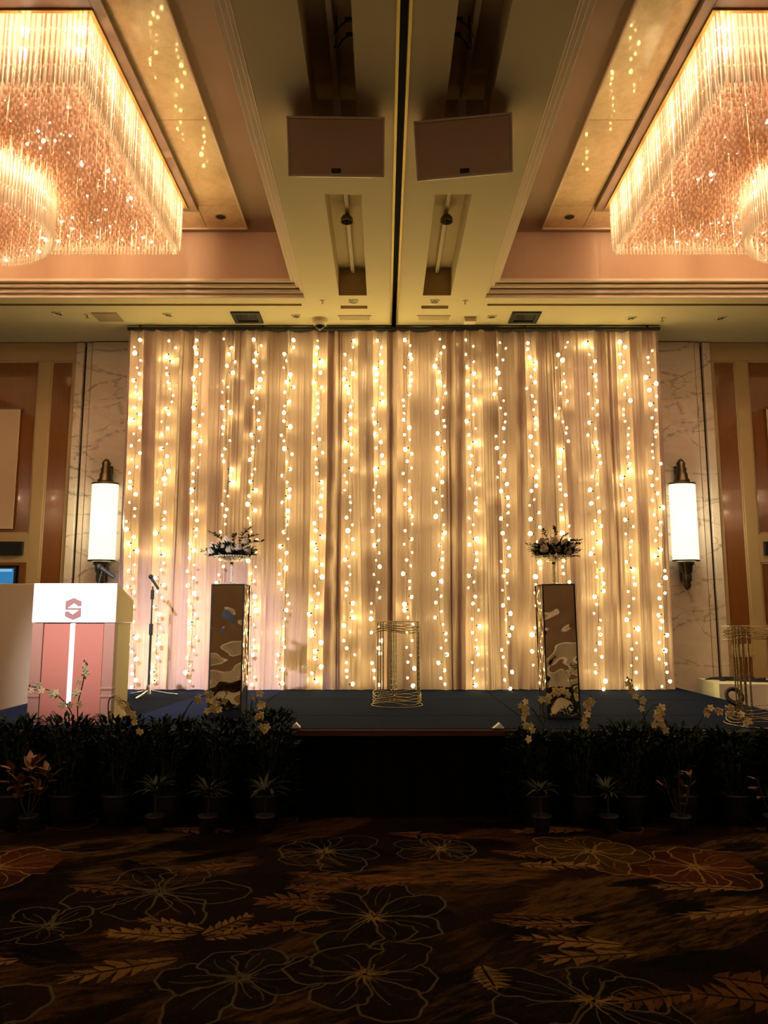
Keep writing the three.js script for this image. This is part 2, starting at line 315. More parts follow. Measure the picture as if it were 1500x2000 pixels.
// front wall, with panelling and marble
const wallF = struct('wall_front', 'panelled wood and marble wall behind the stage', 'wall');
part('backing', bx(-13.2, 13.2, 0, 6.1, WF, WF + 0.3), M.wall, wallF);
for (const s of [-1, 1]) {
  const wm = (x0, x1, y0, y1, d0 = WF - 0.05) => uvPlanar(bx(s * x0, s * x1, y0, y1, d0, WF, 0.008), 'x', 'y', 0.42);
  part('marble_slab', wm(3.05, 3.885, 0, 4.99, WF - 0.09), M.marble, wallF);
  part('marble_strip', wm(3.895, 3.965, 0, 4.99, WF - 0.07), M.marble, wallF);
  part('dark_reveal', bx(s * 3.962, s * 4.003, 0, 4.95, WF - 0.02, WF), M.dark, wallF);
  part('marble_strip', wm(4.0, 4.1, 0, 4.99, WF - 0.07), M.marble, wallF);
  // stiles and rails
  const st = (x0, x1, y0, y1) => part('stile', bx(s * x0, s * x1, y0, y1, WF - 0.05, WF, 0.006), M.stile, wallF);
  st(4.105, 12.9, 4.75, 4.995); st(4.42, 4.575, 0.1, 4.75); st(4.105, 4.135, 0.1, 4.75);
  st(4.135, 4.42, 1.0, 1.12); st(5.85, 6.0, 0.1, 4.75); st(4.105, 12.9, 0.0, 0.1);
  st(4.575, 5.85, 2.14, 2.5);
  const pw = (x0, x1, y0, y1) => {
    part('wood_panel', uvPlanar(bx(s * x0, s * x1, y0, y1, WF - 0.028, WF), 'x', 'y', 0.8), M.wood, wallF);
    for (const [a, b, c, e] of [[x0, x1, y1 - 0.02, y1], [x0, x1, y0, y0 + 0.02], [x0, x0 + 0.02, y0, y1], [x1 - 0.02, x1, y0, y1]]) part('bead', bx(s * a, s * b, c, e, WF - 0.042, WF - 0.02, 0.004), M.stile, wallF);
  };
  pw(4.135, 4.42, 1.12, 4.75); pw(4.135, 4.42, 0.1, 1.0); pw(4.575, 5.85, 2.5, 4.75); pw(6.0, 7.4, 0.1, 4.75);
  if (s > 0) { pw(4.575, 5.85, 1.35, 2.14); st(4.575, 5.85, 1.24, 1.35); pw(4.575, 5.85, 0.1, 1.24); }
}
// doorway on the left with a lit blue screen inside it
{
  const dr = struct('door_1', 'wooden doorway with dark frame at the far left', 'door');
  part('leaf', bx(-5.85, -4.66, 0, 2.12, WF - 0.02, WF), M.dark, dr);
  part('door_frame', bx(-4.66, -4.575, 0, 2.14, WF - 0.06, WF, 0.006), M.wood, dr);
  part('door_frame', bx(-5.85, -4.66, 2.1, 2.14, WF - 0.06, WF, 0.006), M.wood, dr);
  const scr = thing('display_screen', 'bright blue lit display screen in the doorway at far left', 'screen', [-5.25, 1.2, WF - 0.05]);
  part('housing', bx(-0.55, 0.55, 0.1, 0.89, -0.01, 0.03, 0.01), M.black, scr);
  const t = canvasTex(256, 192, (g, w, h) => { g.fillStyle = '#2f7fb4'; g.fillRect(0, 0, w, h); g.fillStyle = '#8fc4e6'; g.fillRect(w * 0.82, 2, w * 0.16, 8); g.fillStyle = '#d8f4ff'; g.fillRect(w * 0.8, h * 0.26, w * 0.18, 9); g.fillStyle = '#276f9f'; g.fillRect(0, h * 0.3, w, h * 0.7); });
  const f = new THREE.PlaneGeometry(1.06, 0.75); f.translate(0, 0.49, 0.012);
  part('screen', f, std({ color: 0x000000, emissive: 0xffffff, emissiveMap: t, emissiveIntensity: 0.9, roughness: 0.4 }), scr);
  const l = new THREE.PointLight(lin(0.3, 0.6, 1), 0.05); l.position.set(-5.25, 1.7, -(WF - 0.25)); scene.add(l);
}
for (const s of [-1, 1]) {
  const where = s < 0 ? 'left' : 'right';
  const sg = thing('exit_sign', `small unlit black sign box over the ${where} wall panel's rail`, 'sign', [s * 4.77, 2.23, WF - 0.05]);
  part('housing', bx(-0.15, 0.15, 0, 0.17, -0.045, 0, 0.006), M.dark, sg);
  part('face', bx(-0.13, 0.13, 0.02, 0.15, -0.049, -0.044), M.black, sg);
  const bn = thing('hanging_banner', `plain tan hanging panel in front of the ${where} wood panel`, 'banner', [s * 5.3, 2.56, WF - 0.06]);
  part('sheet', bx(-0.53, 0.53, 0, 1.55, -0.012, 0, 0.004), M.banner, bn);
  part('rod', (() => { const g = new THREE.CylinderGeometry(0.012, 0.012, 1.1, 10); g.rotateZ(Math.PI / 2); g.translate(0, 1.55, 0.008); return g; })(), M.brass, bn);
}

// ---------------------------------------------------------------- ceiling fittings
for (const s of [-1, 1]) {
  const where = s < 0 ? 'left' : 'right';
  for (const [d0, d1, n] of [[1.3, 5.04, 'front'], [5.84, 7.78, 'rear']]) {
    const r = thing('channel_rail', `pale rail running along the ${n === 'rear' ? 'channel nearer the curtain' : 'channel above the speakers'}, ${where} of the track`, 'rail', [s * 0.465, C0 + 0.24, 0]);
    part('rail', bx(-0.02, 0.02, 0, 0.05, d0, d1, 0.006), M.plaster, r);
    for (let d = d0 + 0.2; d < d1; d += 0.8) part('hanger', bx(-0.008, 0.008, 0.045, 0.065, d, d + 0.02), M.plaster, r);
  }
  const sp = thing('channel_spotlight', `small dark unlit spotlight in the ${where} ceiling channel near the curtain`, 'spotlight', [s * 0.47, C0 + 0.16, 6.55]);
  sp.scale.setScalar(0.75);
  part('bowl', (() => { const g = new THREE.LatheGeometry([[0.004, 0.09], [0.05, 0.085], [0.075, 0.05], [0.08, 0], [0.065, 0], [0.06, 0.04], [0.03, 0.065]].map((q) => new THREE.Vector2(...q)), 20); return g; })(), M.bronze, sp);
  part('stem', cyl(0, 0.08, 0.105, 0, 0.012), M.bronze, sp);
  const cb = thing('cable_loop', `black cable loops hanging in the ${where} channel above the speaker`, 'cable', [0, 0, 0]);
  for (const [dy, dd] of [[0, 4.08], [0, 4.2]]) {
    part('lead', tube([V(s * 0.315, C0 + 0.1 + dy, dd), V(s * 0.37, C0 + 0.08, dd + 0.01), V(s * 0.42, C0 + 0.04, dd + 0.05), V(s * 0.435, C0 + 0.06, 4.24), V(s * 0.425, C0 + 0.2, 4.27), V(s * 0.425, C0 + 0.29, 4.27)], 0.006, 30), M.black, cb);
    part('plug', (() => { const g = new THREE.CylinderGeometry(0.011, 0.014, 0.05, 10); g.rotateZ(Math.PI / 2); g.translate(s * 0.335, C0 + 0.1, -dd); return g; })(), M.black, cb);
  }
}
for (const s of [-1, 1]) {
  const t = thing('gilded_band_downlight', `round black recessed downlight in the ${s < 0 ? 'left' : 'right'} gilded ceiling band`, 'downlight', [s * 1.885, C1 - 0.02, 7.52]);
  part('rim', new THREE.TorusGeometry(0.055, 0.007, 8, 28).rotateX(Math.PI / 2), M.brass, t);
  part('cup', cyl(0, -0.003, 0.006, 0, 0.05, 0.05, 24), M.black, t);
}
// hanging speakers
function speaker(x, yaw, roll, label) {
  const t = thing('ceiling_speaker', label, 'speaker', [x, 4.78, 4.86]);
    const R = new THREE.Euler(THREE.MathUtils.degToRad(30), yaw, roll, 'YXZ');
  const put = (name, g, m) => { g.applyQuaternion(new THREE.Quaternion().setFromEuler(R)); return part(name, g, m, t); };
  const prof = new THREE.Shape([[-0.335, 0], [0.335, 0], [0.25, -0.24], [-0.25, -0.24]].map((q) => new THREE.Vector2(...q)));
  const cab = new THREE.ExtrudeGeometry(prof, { depth: 0.36, bevelEnabled: true, bevelSize: 0.008, bevelThickness: 0.008, bevelSegments: 2 });
  cab.rotateX(Math.PI / 2); cab.translate(0, 0.18, 0);
  put('cabinet', cab, M.speakerBox);
  const fr = [[-0.343, 0.343, 0.176, 0.192], [-0.343, 0.343, -0.192, -0.176], [-0.343, -0.329, -0.192, 0.192], [0.329, 0.343, -0.192, 0.192]];
  for (const [a, b, c, e] of fr) put('rim', bx(a, b, c, e, -0.022, 0, 0.003), M.speakerBox);
  put('grille', uvPlanar(bx(-0.328, 0.328, -0.175, 0.175, -0.016, -0.009), 'x', 'y', 8), M.grille);
  put('badge', bx(-0.033, 0.033, -0.165, -0.137, -0.024, -0.015, 0.003), M.black);
  put('badge_inset', bx(-0.025, 0.025, -0.156, -0.146, -0.0255, -0.023), M.wire);
  part('bracket', bx(-0.03, 0.03, 0.08, 0.42, 0.06, 0.1, 0.006), M.speakerBox, t);
  part('bracket', bx(-0.2, 0.2, 0.2, 0.23, 0.06, 0.1, 0.006), M.speakerBox, t);
  return t;
}
speaker(-0.46, 0.02, 0.0, 'brown grilled speaker hung level on the left of the ceiling track');
speaker(0.445, -0.05, 0.055, 'brown grilled speaker hung tilted on the right of the ceiling track');
// downlights, hatches, dome camera and other small fittings
const dlGeo = { ring: new THREE.TorusGeometry(0.05, 0.009, 8, 24), cup: new THREE.LatheGeometry([[0.05, 0], [0.04, 0.03], [0.022, 0.05], [0.002, 0.05]].map((q) => new THREE.Vector2(...q)), 20), glass: new THREE.SphereGeometry(0.02, 12, 8) };
dlGeo.ring.rotateX(Math.PI / 2);
const dlSpots = [[-2.67, 8.36, 'unlit recessed downlight above the left part of the curtain'], [-1.16, 8.4, 'unlit recessed downlight between the left hatch and the dome camera'], [-0.465, 7.98, 'unlit recessed downlight at the end of the left channel'], [0.45, 7.98, 'unlit recessed downlight at the end of the right channel'], [1.16, 8.42, 'unlit recessed downlight beside the right dark hatch'], [2.83, 8.46, 'unlit recessed downlight above the right end of the curtain'], [3.9, 8.46, 'unlit recessed downlight over the right marble pilaster'], [-3.95, 8.32, 'unlit recessed downlight over the left marble pilaster']];
for (const [x, d, label] of dlSpots) {
  const t = thing('downlight', label, 'downlight', [x, C0 - 0.001, d], 'recessed downlights along the front soffit');
  part('ring', dlGeo.ring, M.plaster, t); part('reflector', dlGeo.cup, M.chrome, t);
  const l = part('lens', dlGeo.glass, M.glass, t); l.position.y = -0.004;
  part('cap', bx(-0.052, 0.052, 0.0, 0.004, -0.052, 0.052), M.bronze, t);
}
for (const [x, d, label] of [[-0.815, 7.97, 'tiny ceiling sprinkler left of the left channel end'], [0.795, 7.97, 'tiny ceiling sprinkler right of the right channel end'], [-3.62, 8.36, 'tiny ceiling sprinkler beside the left access panel'], [3.2, 8.46, 'tiny ceiling sprinkler above the right curtain corner']]) {
  const t = thing('sprinkler', label, 'sprinkler', [x, C0, d]);
  part('flange', cyl(0, -0.006, 0, 0, 0.03), M.plaster, t); part('nozzle', cyl(0, -0.035, -0.006, 0, 0.008), M.brass, t); part('deflector', cyl(0, -0.038, -0.035, 0, 0.018), M.brass, t);
}
for (const [x, s] of [[-1.745, 'left'], [1.55, 'right']]) {
  const t = thing('ceiling_hatch', `dark square recessed light box in the soffit, ${s} of the dome camera`, 'light box', [x, C0, 8.43]);
  for (const [a, b, c, e] of [[-0.17, 0.17, 0.1, 0.15], [-0.17, 0.17, -0.17, -0.12], [-0.17, -0.12, -0.12, 0.1], [0.12, 0.17, -0.12, 0.1]]) part('frame', bx(a, b, -0.02, 0.005, c, e, 0.004), M.dark, t);
  part('glass', bx(-0.12, 0.12, -0.006, 0.002, -0.12, 0.1), phy({ color: lin(0.02, 0.02, 0.02), roughness: 0.12 }), t);
}
{
  const t = thing('access_panel', 'square ceiling access panel near the left end of the curtain', 'ceiling panel', [-3.4, C0, 8.42]);
  part('panel', bx(-0.15, 0.15, -0.008, 0, -0.13, 0.13, 0.003), M.coffer, t);
  const c = thing('dome_camera', 'dark dome security camera on the soffit above the curtain', 'camera', [-0.885, C0, 8.5]);
  part('base', cyl(0, -0.05, 0, 0, 0.085, 0.095, 28), M.plaster, c);
  part('collar', cyl(0, -0.08, -0.05, 0, 0.066, 0.08, 28), M.recess, c);
  const g = new THREE.SphereGeometry(0.06, 24, 12, 0, 6.2832, Math.PI / 2, Math.PI / 2); g.translate(0, -0.078, 0);
  part('dome', g, phy({ color: lin(0.01, 0.01, 0.01), roughness: 0.1 }), c);
  const b = thing('junction_box', 'small white box on the soffit above the curtain, right of track', 'junction box', [0.905, C0, 8.46]);
  part('box', bx(-0.07, 0.07, -0.06, 0, -0.05, 0.05, 0.01), M.plaster, b); part('lid', bx(-0.075, 0.075, -0.012, 0.0, -0.055, 0.055, 0.004), M.ceiling, b);
  for (const s of [-1, 1]) {
    const v = thing('return_grille', `narrow white air grille ${s < 0 ? 'left' : 'right'} of the track, just above the curtain`, 'air grille', [s * 0.47, C0, 8.44]);
    part('frame', bx(-0.2, 0.2, -0.012, 0, -0.07, 0.07, 0.004), M.plaster, v);
    for (let k = 0; k < 4; k++) part('slat', bx(-0.18, 0.18, -0.018, -0.01, -0.05 + k * 0.028, -0.036 + k * 0.028), M.recess, v);
  }
}

// ---------------------------------------------------------------- chandeliers
const HX = 1.49, HD = 1.24, SL = 0.56;
const strandGeo = (() => {                       // a string of long cut crystals, 4 sided
  const l = [], n = 4, seg = SL / n;
  for (let k = 0; k < n; k++) {
    const g = new THREE.LatheGeometry([[0.0012, 0], [0.0075, 0.014], [0.0085, seg * 0.5], [0.0075, seg - 0.014], [0.0012, seg]].map((q) => new THREE.Vector2(...q)), 4);
    g.translate(0, -SL + k * seg, 0); l.push(g);
  }
  return merged(l);
})();
const sparkleGeo = new THREE.OctahedronGeometry(0.011, 1);
const tipGeo = (() => { const g = new THREE.OctahedronGeometry(0.013); g.scale(0.8, 1.4, 0.8); return g; })();
function chandelier(x, dist, full, label, top = C1) {
  const t = thing('chandelier', label, 'chandelier', [x, top, dist]);
  const ring = (o, i, y0, y1, name, m) => { for (const q of [-1, 1]) { part(name, bx(q * (HX + i), q * (HX + o), y0, y1, -(HD + o), HD + o, 0.004), m, t); part(name, bx(-(HX + i), HX + i, y0, y1, q * (HD + i), q * (HD + o), 0.004), m, t); } };
  ring(0.13, 0.045, -0.07, 0.0, 'outer_frame', M.frame);
  ring(0.045, 0.015, -0.085, 0.0, 'gilded_lip', M.goldLip);
  part('top_plate', bx(-HX - 0.015, HX + 0.015, -0.02, 0.0, -HD - 0.015, HD + 0.015), M.plate, t);
  const turn = () => rr(0, 1.57);
  const strand = (name, px, pd, top, k = 1) => { const m = part(name, strandGeo, M.crystal, t); m.position.set(px, top, -pd); m.rotation.y = turn(); m.scale.y = k; };
  // outer curtain of strands
  const P = 4 * (HX + HD), n = full ? 296 : 120;
  for (let i = 0; i < n; i++) {
    let q = i / n * P; let px, pd;
    if (q < 2 * HX) { px = -HX + q; pd = HD; } else if ((q -= 2 * HX) < 2 * HD) { px = HX; pd = HD - q; } else if ((q -= 2 * HD) < 2 * HX) { px = HX - q; pd = -HD; } else { px = -HX; pd = -HD + (q - 2 * HX); }
    strand('crystal_strand', px + rr(-0.006, 0.006), pd + rr(-0.006, 0.006), -0.05 + rr(-0.012, 0.012));
  }
  // second row close behind it and the field of strands over the whole underside, too many to tell apart
  const mats = [], matsA = [], mt = [], o = new THREE.Object3D();
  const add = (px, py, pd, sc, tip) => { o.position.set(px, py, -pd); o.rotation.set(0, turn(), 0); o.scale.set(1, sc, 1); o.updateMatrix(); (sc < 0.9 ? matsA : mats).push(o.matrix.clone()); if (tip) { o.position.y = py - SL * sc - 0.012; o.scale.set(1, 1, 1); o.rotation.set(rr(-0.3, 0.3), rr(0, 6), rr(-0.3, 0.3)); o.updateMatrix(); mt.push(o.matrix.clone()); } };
  for (let i = 0; i < 300; i++) { if (!full && i % 3) continue; const a = i / 300 * P; let q = a, px, pd; const hx = HX - 0.035, hd = HD - 0.035; if (q < 2 * HX) { px = (-HX + q) * hx / HX; pd = hd; } else if ((q -= 2 * HX) < 2 * HD) { px = hx; pd = (HD - q) * hd / HD; } else if ((q -= 2 * HD) < 2 * HX) { px = (HX - q) * hx / HX; pd = -hd; } else { px = -hx; pd = (-HD + q - 2 * HX) * hd / HD; } add(px, -0.05, pd, 1, true); }
  const stp = full ? 0.047 : 0.12;
  for (let a = -HX + 0.1; a < HX - 0.08; a += stp) for (let b = -HD + 0.1; b < HD - 0.08; b += stp) {
    const ja = a + rr(-0.012, 0.012), jb = b + rr(-0.012, 0.012);
    if (Math.hypot(ja, jb) < 0.66) continue;
    add(ja, -0.3 + rr(-0.01, 0.01), jb, 0.55, true);
  }
  // the round drum below the middle
  const RD = 0.69, nd = full ? 150 : 60, DT = -0.42;
  for (let i = 0; i < nd; i++) { const a = i / nd * 6.2832; strand('drum_strand', RD * Math.cos(a), RD * Math.sin(a), DT + rr(-0.01, 0.01), 1.05); }
  for (let i = 0; i < 130; i++) { const a = i / 130 * 6.2832; add(0.655 * Math.cos(a), DT, 0.655 * Math.sin(a), 1.05, true); }
  for (let a = -RD; a < RD; a += stp) for (let b = -RD; b < RD; b += stp) if (Math.hypot(a, b) < 0.62) add(a + rr(-0.01, 0.01), DT - 0.27, b + rr(-0.01, 0.01), 0.55, true);
  const inst = (name, g, m, list) => { const k = new THREE.InstancedMesh(g, m, list.length); list.forEach((q, i) => k.setMatrixAt(i, q)); k.name = name; k.userData.kind = 'stuff'; t.add(k); };
  inst('inner_crystals', strandGeo, M.crystal, mats);
  inst('underside_crystals', strandGeo, M.crystalCeilTint, matsA);
  inst('crystal_tips', tipGeo, M.crystalTip, mt);
  part('drum_ring', (() => { const g = new THREE.TorusGeometry(RD, 0.012, 8, 60); g.rotateX(Math.PI / 2); g.translate(0, DT, 0); return g; })(), M.goldLip, t);
  // lamps, and glowing specks painted in as crystal sparkle
  const lampGeo = new THREE.SphereGeometry(0.034, 14, 10); lampGeo.scale(1, 1.35, 1);
  const lamp = (px, py, pd, k = 1) => {
    const b = part('lamp_bulb', lampGeo, M.lamp, t); b.position.set(px, py, -pd);
    const l = new THREE.PointLight(AMBER, LV.chandLamp * k); l.position.copy(b.position); l.shadow.radius = 1.6; t.add(l);
  };
  const rows = (hx, hd, y, k, sp) => {
    const nx = Math.round(2 * hx / sp), ndp = Math.round(2 * hd / sp);
    for (let i = 0; i <= nx; i++) for (const q of [-1, 1]) lamp(-hx + i * 2 * hx / nx, y, q * hd, k);
    for (let i = 1; i < ndp; i++) for (const q of [-1, 1]) lamp(q * hx, y, -hd + i * 2 * hd / ndp, k);
  };
  if (full) { rows(HX - 0.075, HD - 0.075, -0.15, 0.9, 0.42); rows(HX - 0.085, HD - 0.085, -0.31, 1.0, 0.42); } else rows(HX - 0.09, HD - 0.09, -0.30, 1.7, 0.8);
  if (full) for (let i = 0; i < 130; i++) { const u = rr(-HX + 0.15, HX - 0.15), v = rr(-HD + 0.1, HD - 0.1), inDrum = Math.hypot(u, v) < 0.66; const b = part('painted_sparkle', sparkleGeo, M.sparkle, t); b.position.set(u, inDrum ? DT - 0.59 : -0.625, -v); b.scale.setScalar(0.35 + 1.1 * Math.pow(rnd(), 2.2)); }  // glowing specks imitate light refracted by the crystals; no lamps here
  const dl = full ? 12 : 4; for (let i = 0; i < dl; i++) { const a = i / dl * 6.2832 + 0.3; lamp(0.60 * Math.cos(a), -0.62, 0.60 * Math.sin(a), 2.0); }
  return t;
}
chandelier(-3.70, 5.96, true, 'rectangular crystal chandelier with a round drum, in the left coffer');
chandelier(3.72, 5.96, true, 'rectangular crystal chandelier with a round drum, in the right coffer');
chandelier(-3.70, -3.1, false, 'crystal chandelier over the hall behind the camera, left side');
chandelier(3.72, -3.1, false, 'crystal chandelier over the hall behind the camera, right side');
chandelier(-9.8, -3.0, false, 'crystal chandelier far out on the left of the hall behind the camera', C0);
chandelier(9.8, -3.0, false, 'crystal chandelier far out on the right of the hall behind the camera', C0);

// ---------------------------------------------------------------- wall sconces
for (const s of [-1, 1]) {
  const t = thing('wall_sconce', `tall glowing cream wall sconce on the ${s < 0 ? 'left marble pilaster, behind the lectern' : 'right marble pilaster beside the curtain'}`, 'sconce', [s * 3.585, 2.15, 9.1]);
  const L = (pts, seg = 24) => new THREE.LatheGeometry(pts.map((q) => new THREE.Vector2(...q)), seg);
  part('back_plate', bx(-0.05, 0.05, -0.25, 1.2, 0.08, 0.11, 0.01), M.bronze, t);
  const sh = L([[0.0, 0], [0.155, 0], [0.162, 0.01], [0.162, 0.95], [0.155, 0.96], [0.0, 0.96]], 32); sh.scale(1.0, 1, 0.62);
  part('shade', sh, M.shade, t);
  for (const y of [0.0, 0.955]) { const r = L([[0.15, -0.008], [0.169, -0.008], [0.169, 0.012], [0.15, 0.012]], 32); r.scale(1, 1, 0.62); r.translate(0, y, 0); part('shade_band', r, M.bronze, t); }
  const up = L([[0.095, 0.97], [0.1, 1.0], [0.08, 1.02], [0.075, 1.08], [0.062, 1.1], [0.066, 1.15], [0.05, 1.17], [0.055, 1.22], [0.03, 1.26], [0.001, 1.28]]); part('finial', up, M.bronze, t);
  const dn = L([[0.001, -0.36], [0.03, -0.345], [0.045, -0.3], [0.04, -0.26], [0.055, -0.25], [0.058, -0.18], [0.05, -0.16], [0.07, -0.13], [0.075, -0.06], [0.1, -0.045], [0.095, -0.01]]); part('finial', dn, M.bronze, t);
  const l = new THREE.PointLight(CREAM, LV.sconceLamp); l.position.set(s * 0.0, 0.48, 0.2); l.shadow.radius = 4; t.add(l);
}

// ---------------------------------------------------------------- curtain backdrop
const CD = 8.68, CTOP = 4.93, CBOT = 0.645;
const fold = (x, h) => {
  const v = (CTOP - h) / (CTOP - CBOT);                    // 0 top .. 1 bottom
  const w = x + 0.035 * noise.noise(x * 1.3, h * 0.5, 2.2) * v;
  const big = noise.noise(w * 2.3, v * 0.5, 7.1), wide = 0.5 + 0.5 * noise.noise(w * 1.1, 3.3, v * 0.3);
  const pl = Math.pow(Math.abs(Math.sin(w * 19 + 5 * noise.noise(w * 1.7, v * 0.25, 1.3))), 0.7);
  const fine = noise.noise(w * 38, v * 0.25, 4.4), tiny = noise.noise(w * 90, v * 0.2, 8.4);
  return (0.045 + 0.02 * v) * big + (0.03 + 0.07 * wide) * (pl - 0.55) + 0.014 * fine + 0.004 * tiny;
};
{
  const t = thing('stage_curtain', 'pale pleated satin curtain hanging behind the stage', 'curtain', [0, 0, 0]);
  const NP = 10, W = 6.44;
  for (let k = 0; k < NP; k++) {
    const x0 = -W / 2 + k * W / NP - 0.02, x1 = -W / 2 + (k + 1) * W / NP + 0.02, nx = 170, ny = 26;
    const g = new THREE.PlaneGeometry(1, 1, nx, ny), p = g.attributes.position;
    for (let i = 0; i < p.count; i++) {
      const u = p.getX(i) + 0.5, h = CBOT + (p.getY(i) + 0.5) * (CTOP - CBOT), x = x0 + (x1 - x0) * u;
      p.setXYZ(i, x + 0.012 * noise.noise(x * 20, h * 0.3, 9), h, -(CD + fold(x + k * 0.37, h) + (k % 2) * 0.018));
    }
    g.computeVertexNormals();
    const m = part('curtain_panel', g, M.curtain, t); m.material.side = THREE.DoubleSide;
  }
  part('curtain_pipe', (() => { const g = new THREE.CylinderGeometry(0.022, 0.022, 6.5, 12); g.rotateZ(Math.PI / 2); g.translate(0, 4.955, -CD); return g; })(), M.dark, t);
  for (const x of [-3.1, -1.6, 0, 1.6, 3.1]) part('pipe_hook', bx(x - 0.01, x + 0.01, 4.955, 5.0, CD - 0.01, CD + 0.01), M.dark, t);
}
// strings of fairy lights: height, x pairs of each string
const STR = [
[4.79,-3.10,4.44,-3.08,4.16,-3.08,3.51,-3.07,2.91,-3.08,2.61,-3.09,2.25,-3.06,1.84,-3.05,0.68,-2.95],
[4.78,-2.68,4.51,-2.71,4.13,-2.67,3.76,-2.73,3.33,-2.73,2.85,-2.73,2.55,-2.74,2.19,-2.72,1.79,-2.73,1.44,-2.72,1.16,-2.73,0.76,-2.71],
[4.79,-2.35,4.32,-2.36,3.88,-2.34,3.51,-2.35,2.97,-2.35,2.61,-2.35,2.19,-2.36,1.79,-2.35,1.50,-2.32,1.16,-2.32,0.76,-2.35],
[4.79,-2.03,4.57,-1.96,4.25,-2.02,3.88,-2.00,3.45,-1.99,3.09,-1.96,2.82,-1.98,2.55,-2.00,2.08,-2.00,1.87,-2.01,0.71,-1.98],
[4.79,-1.66,4.44,-1.62,4.13,-1.66,3.70,-1.64,3.39,-1.65,3.03,-1.66,2.73,-1.67,2.49,-1.65,2.08,-1.64,1.84,-1.65,1.50,-1.64,0.99,-1.64,0.71,-1.63],
[4.79,-1.25,4.51,-1.32,4.25,-1.25,3.94,-1.29,3.57,-1.29,3.33,-1.23,3.03,-1.28,2.67,-1.28,2.31,-1.27,1.96,-1.29,1.67,-1.26,1.39,-1.30,1.10,-1.30,0.71,-1.32],
[4.79,-0.90,4.38,-0.93,4.00,-0.87,3.70,-0.93,3.39,-0.90,3.15,-0.88,2.67,-0.89,2.31,-0.89,2.02,-0.87,1.73,-0.90,1.50,-0.93,1.13,-0.87,0.76,-0.91],
[4.79,-0.52,4.51,-0.57,4.13,-0.52,3.82,-0.56,3.45,-0.53,3.03,-0.54,2.67,-0.53,2.31,-0.51,1.96,-0.54,1.67,-0.51,1.33,-0.55,1.04,-0.50,0.71,-0.52],
[4.78,-0.15,4.63,-0.19,4.25,-0.18,3.88,-0.20,3.51,-0.18,3.27,-0.18,2.79,-0.21,2.49,-0.21,2.19,-0.19,1.84,-0.22,1.50,-0.22,1.27,-0.21,0.93,-0.22,0.71,-0.21],
[4.79,0.17,4.38,0.15,4.07,0.16,3.76,0.14,3.45,0.18,3.09,0.15,2.67,0.16,2.31,0.16,2.02,0.16,1.73,0.14,1.50,0.17,1.16,0.17,0.71,0.17],
[4.79,0.58,4.57,0.54,4.25,0.59,3.88,0.55,3.57,0.57,3.27,0.54,2.97,0.52,2.67,0.54,2.31,0.54,1.96,0.50,1.50,0.52,1.21,0.55,0.71,0.55],
[4.79,0.92,4.32,0.92,4.00,0.93,3.57,0.93,3.21,0.95,2.85,0.93,2.55,0.91,2.19,0.93,1.90,0.90,1.61,0.92,1.21,0.92,0.71,0.88],
[4.78,1.32,4.51,1.28,4.13,1.24,3.88,1.31,3.57,1.26,3.15,1.26,2.85,1.30,2.49,1.27,2.14,1.28,1.79,1.26,1.44,1.30,1.16,1.26,0.88,1.29,0.68,1.28],
[4.76,1.66,4.51,1.69,4.13,1.63,3.82,1.66,3.45,1.64,3.21,1.66,2.85,1.62,2.61,1.65,2.31,1.64,1.96,1.65,1.56,1.65,1.21,1.61,0.68,1.62],
[4.78,2.06,4.51,2.00,4.13,2.03,3.82,1.98,3.57,2.02,3.27,1.99,2.91,1.98,2.61,2.00,2.31,2.00,2.02,1.98,0.71,1.95],
[4.78,2.35,4.51,2.40,4.13,2.38,3.88,2.39,3.57,2.36,3.33,2.40,2.97,2.35,2.61,2.37,2.19,2.34,1.90,2.37,1.50,2.34,1.16,2.31,0.68,2.33],
[4.78,2.77,4.51,2.75,4.13,2.79,3.70,2.76,3.39,2.75,2.97,2.71,2.67,2.74,2.31,2.72,1.96,2.73,1.56,2.72,1.21,2.71,0.68,2.69],
[4.66,3.09,4.32,3.09,4.07,3.12,3.57,3.09,3.27,3.10,3.03,3.05,2.79,3.09,2.55,3.09,2.19,3.07,1.90,3.10,1.50,3.09,1.16,3.06,0.68,3.07],
];
const ORD = ['first', 'second', 'third', 'fourth', 'fifth', 'sixth', 'seventh', 'eighth', 'ninth'];
const bulbGeo = (() => {          // glowing flower cup with a dark socket behind it, pointing along +y
  const a = new THREE.LatheGeometry([[0.010, 0.006], [0.021, 0.022], [0.023, 0.032], [0.014, 0.04], [0.0005, 0.043]].map((q) => new THREE.Vector2(...q)), 9);
  const b = new THREE.LatheGeometry([[0.0005, -0.012], [0.006, -0.012], [0.007, 0.002], [0.0105, 0.006]].map((q) => new THREE.Vector2(...q)), 7);
  return mergeGeometries([a, b], true);
})();
const socketMat = std({ color: lin(0.03, 0.03, 0.015), roughness: 0.6 });
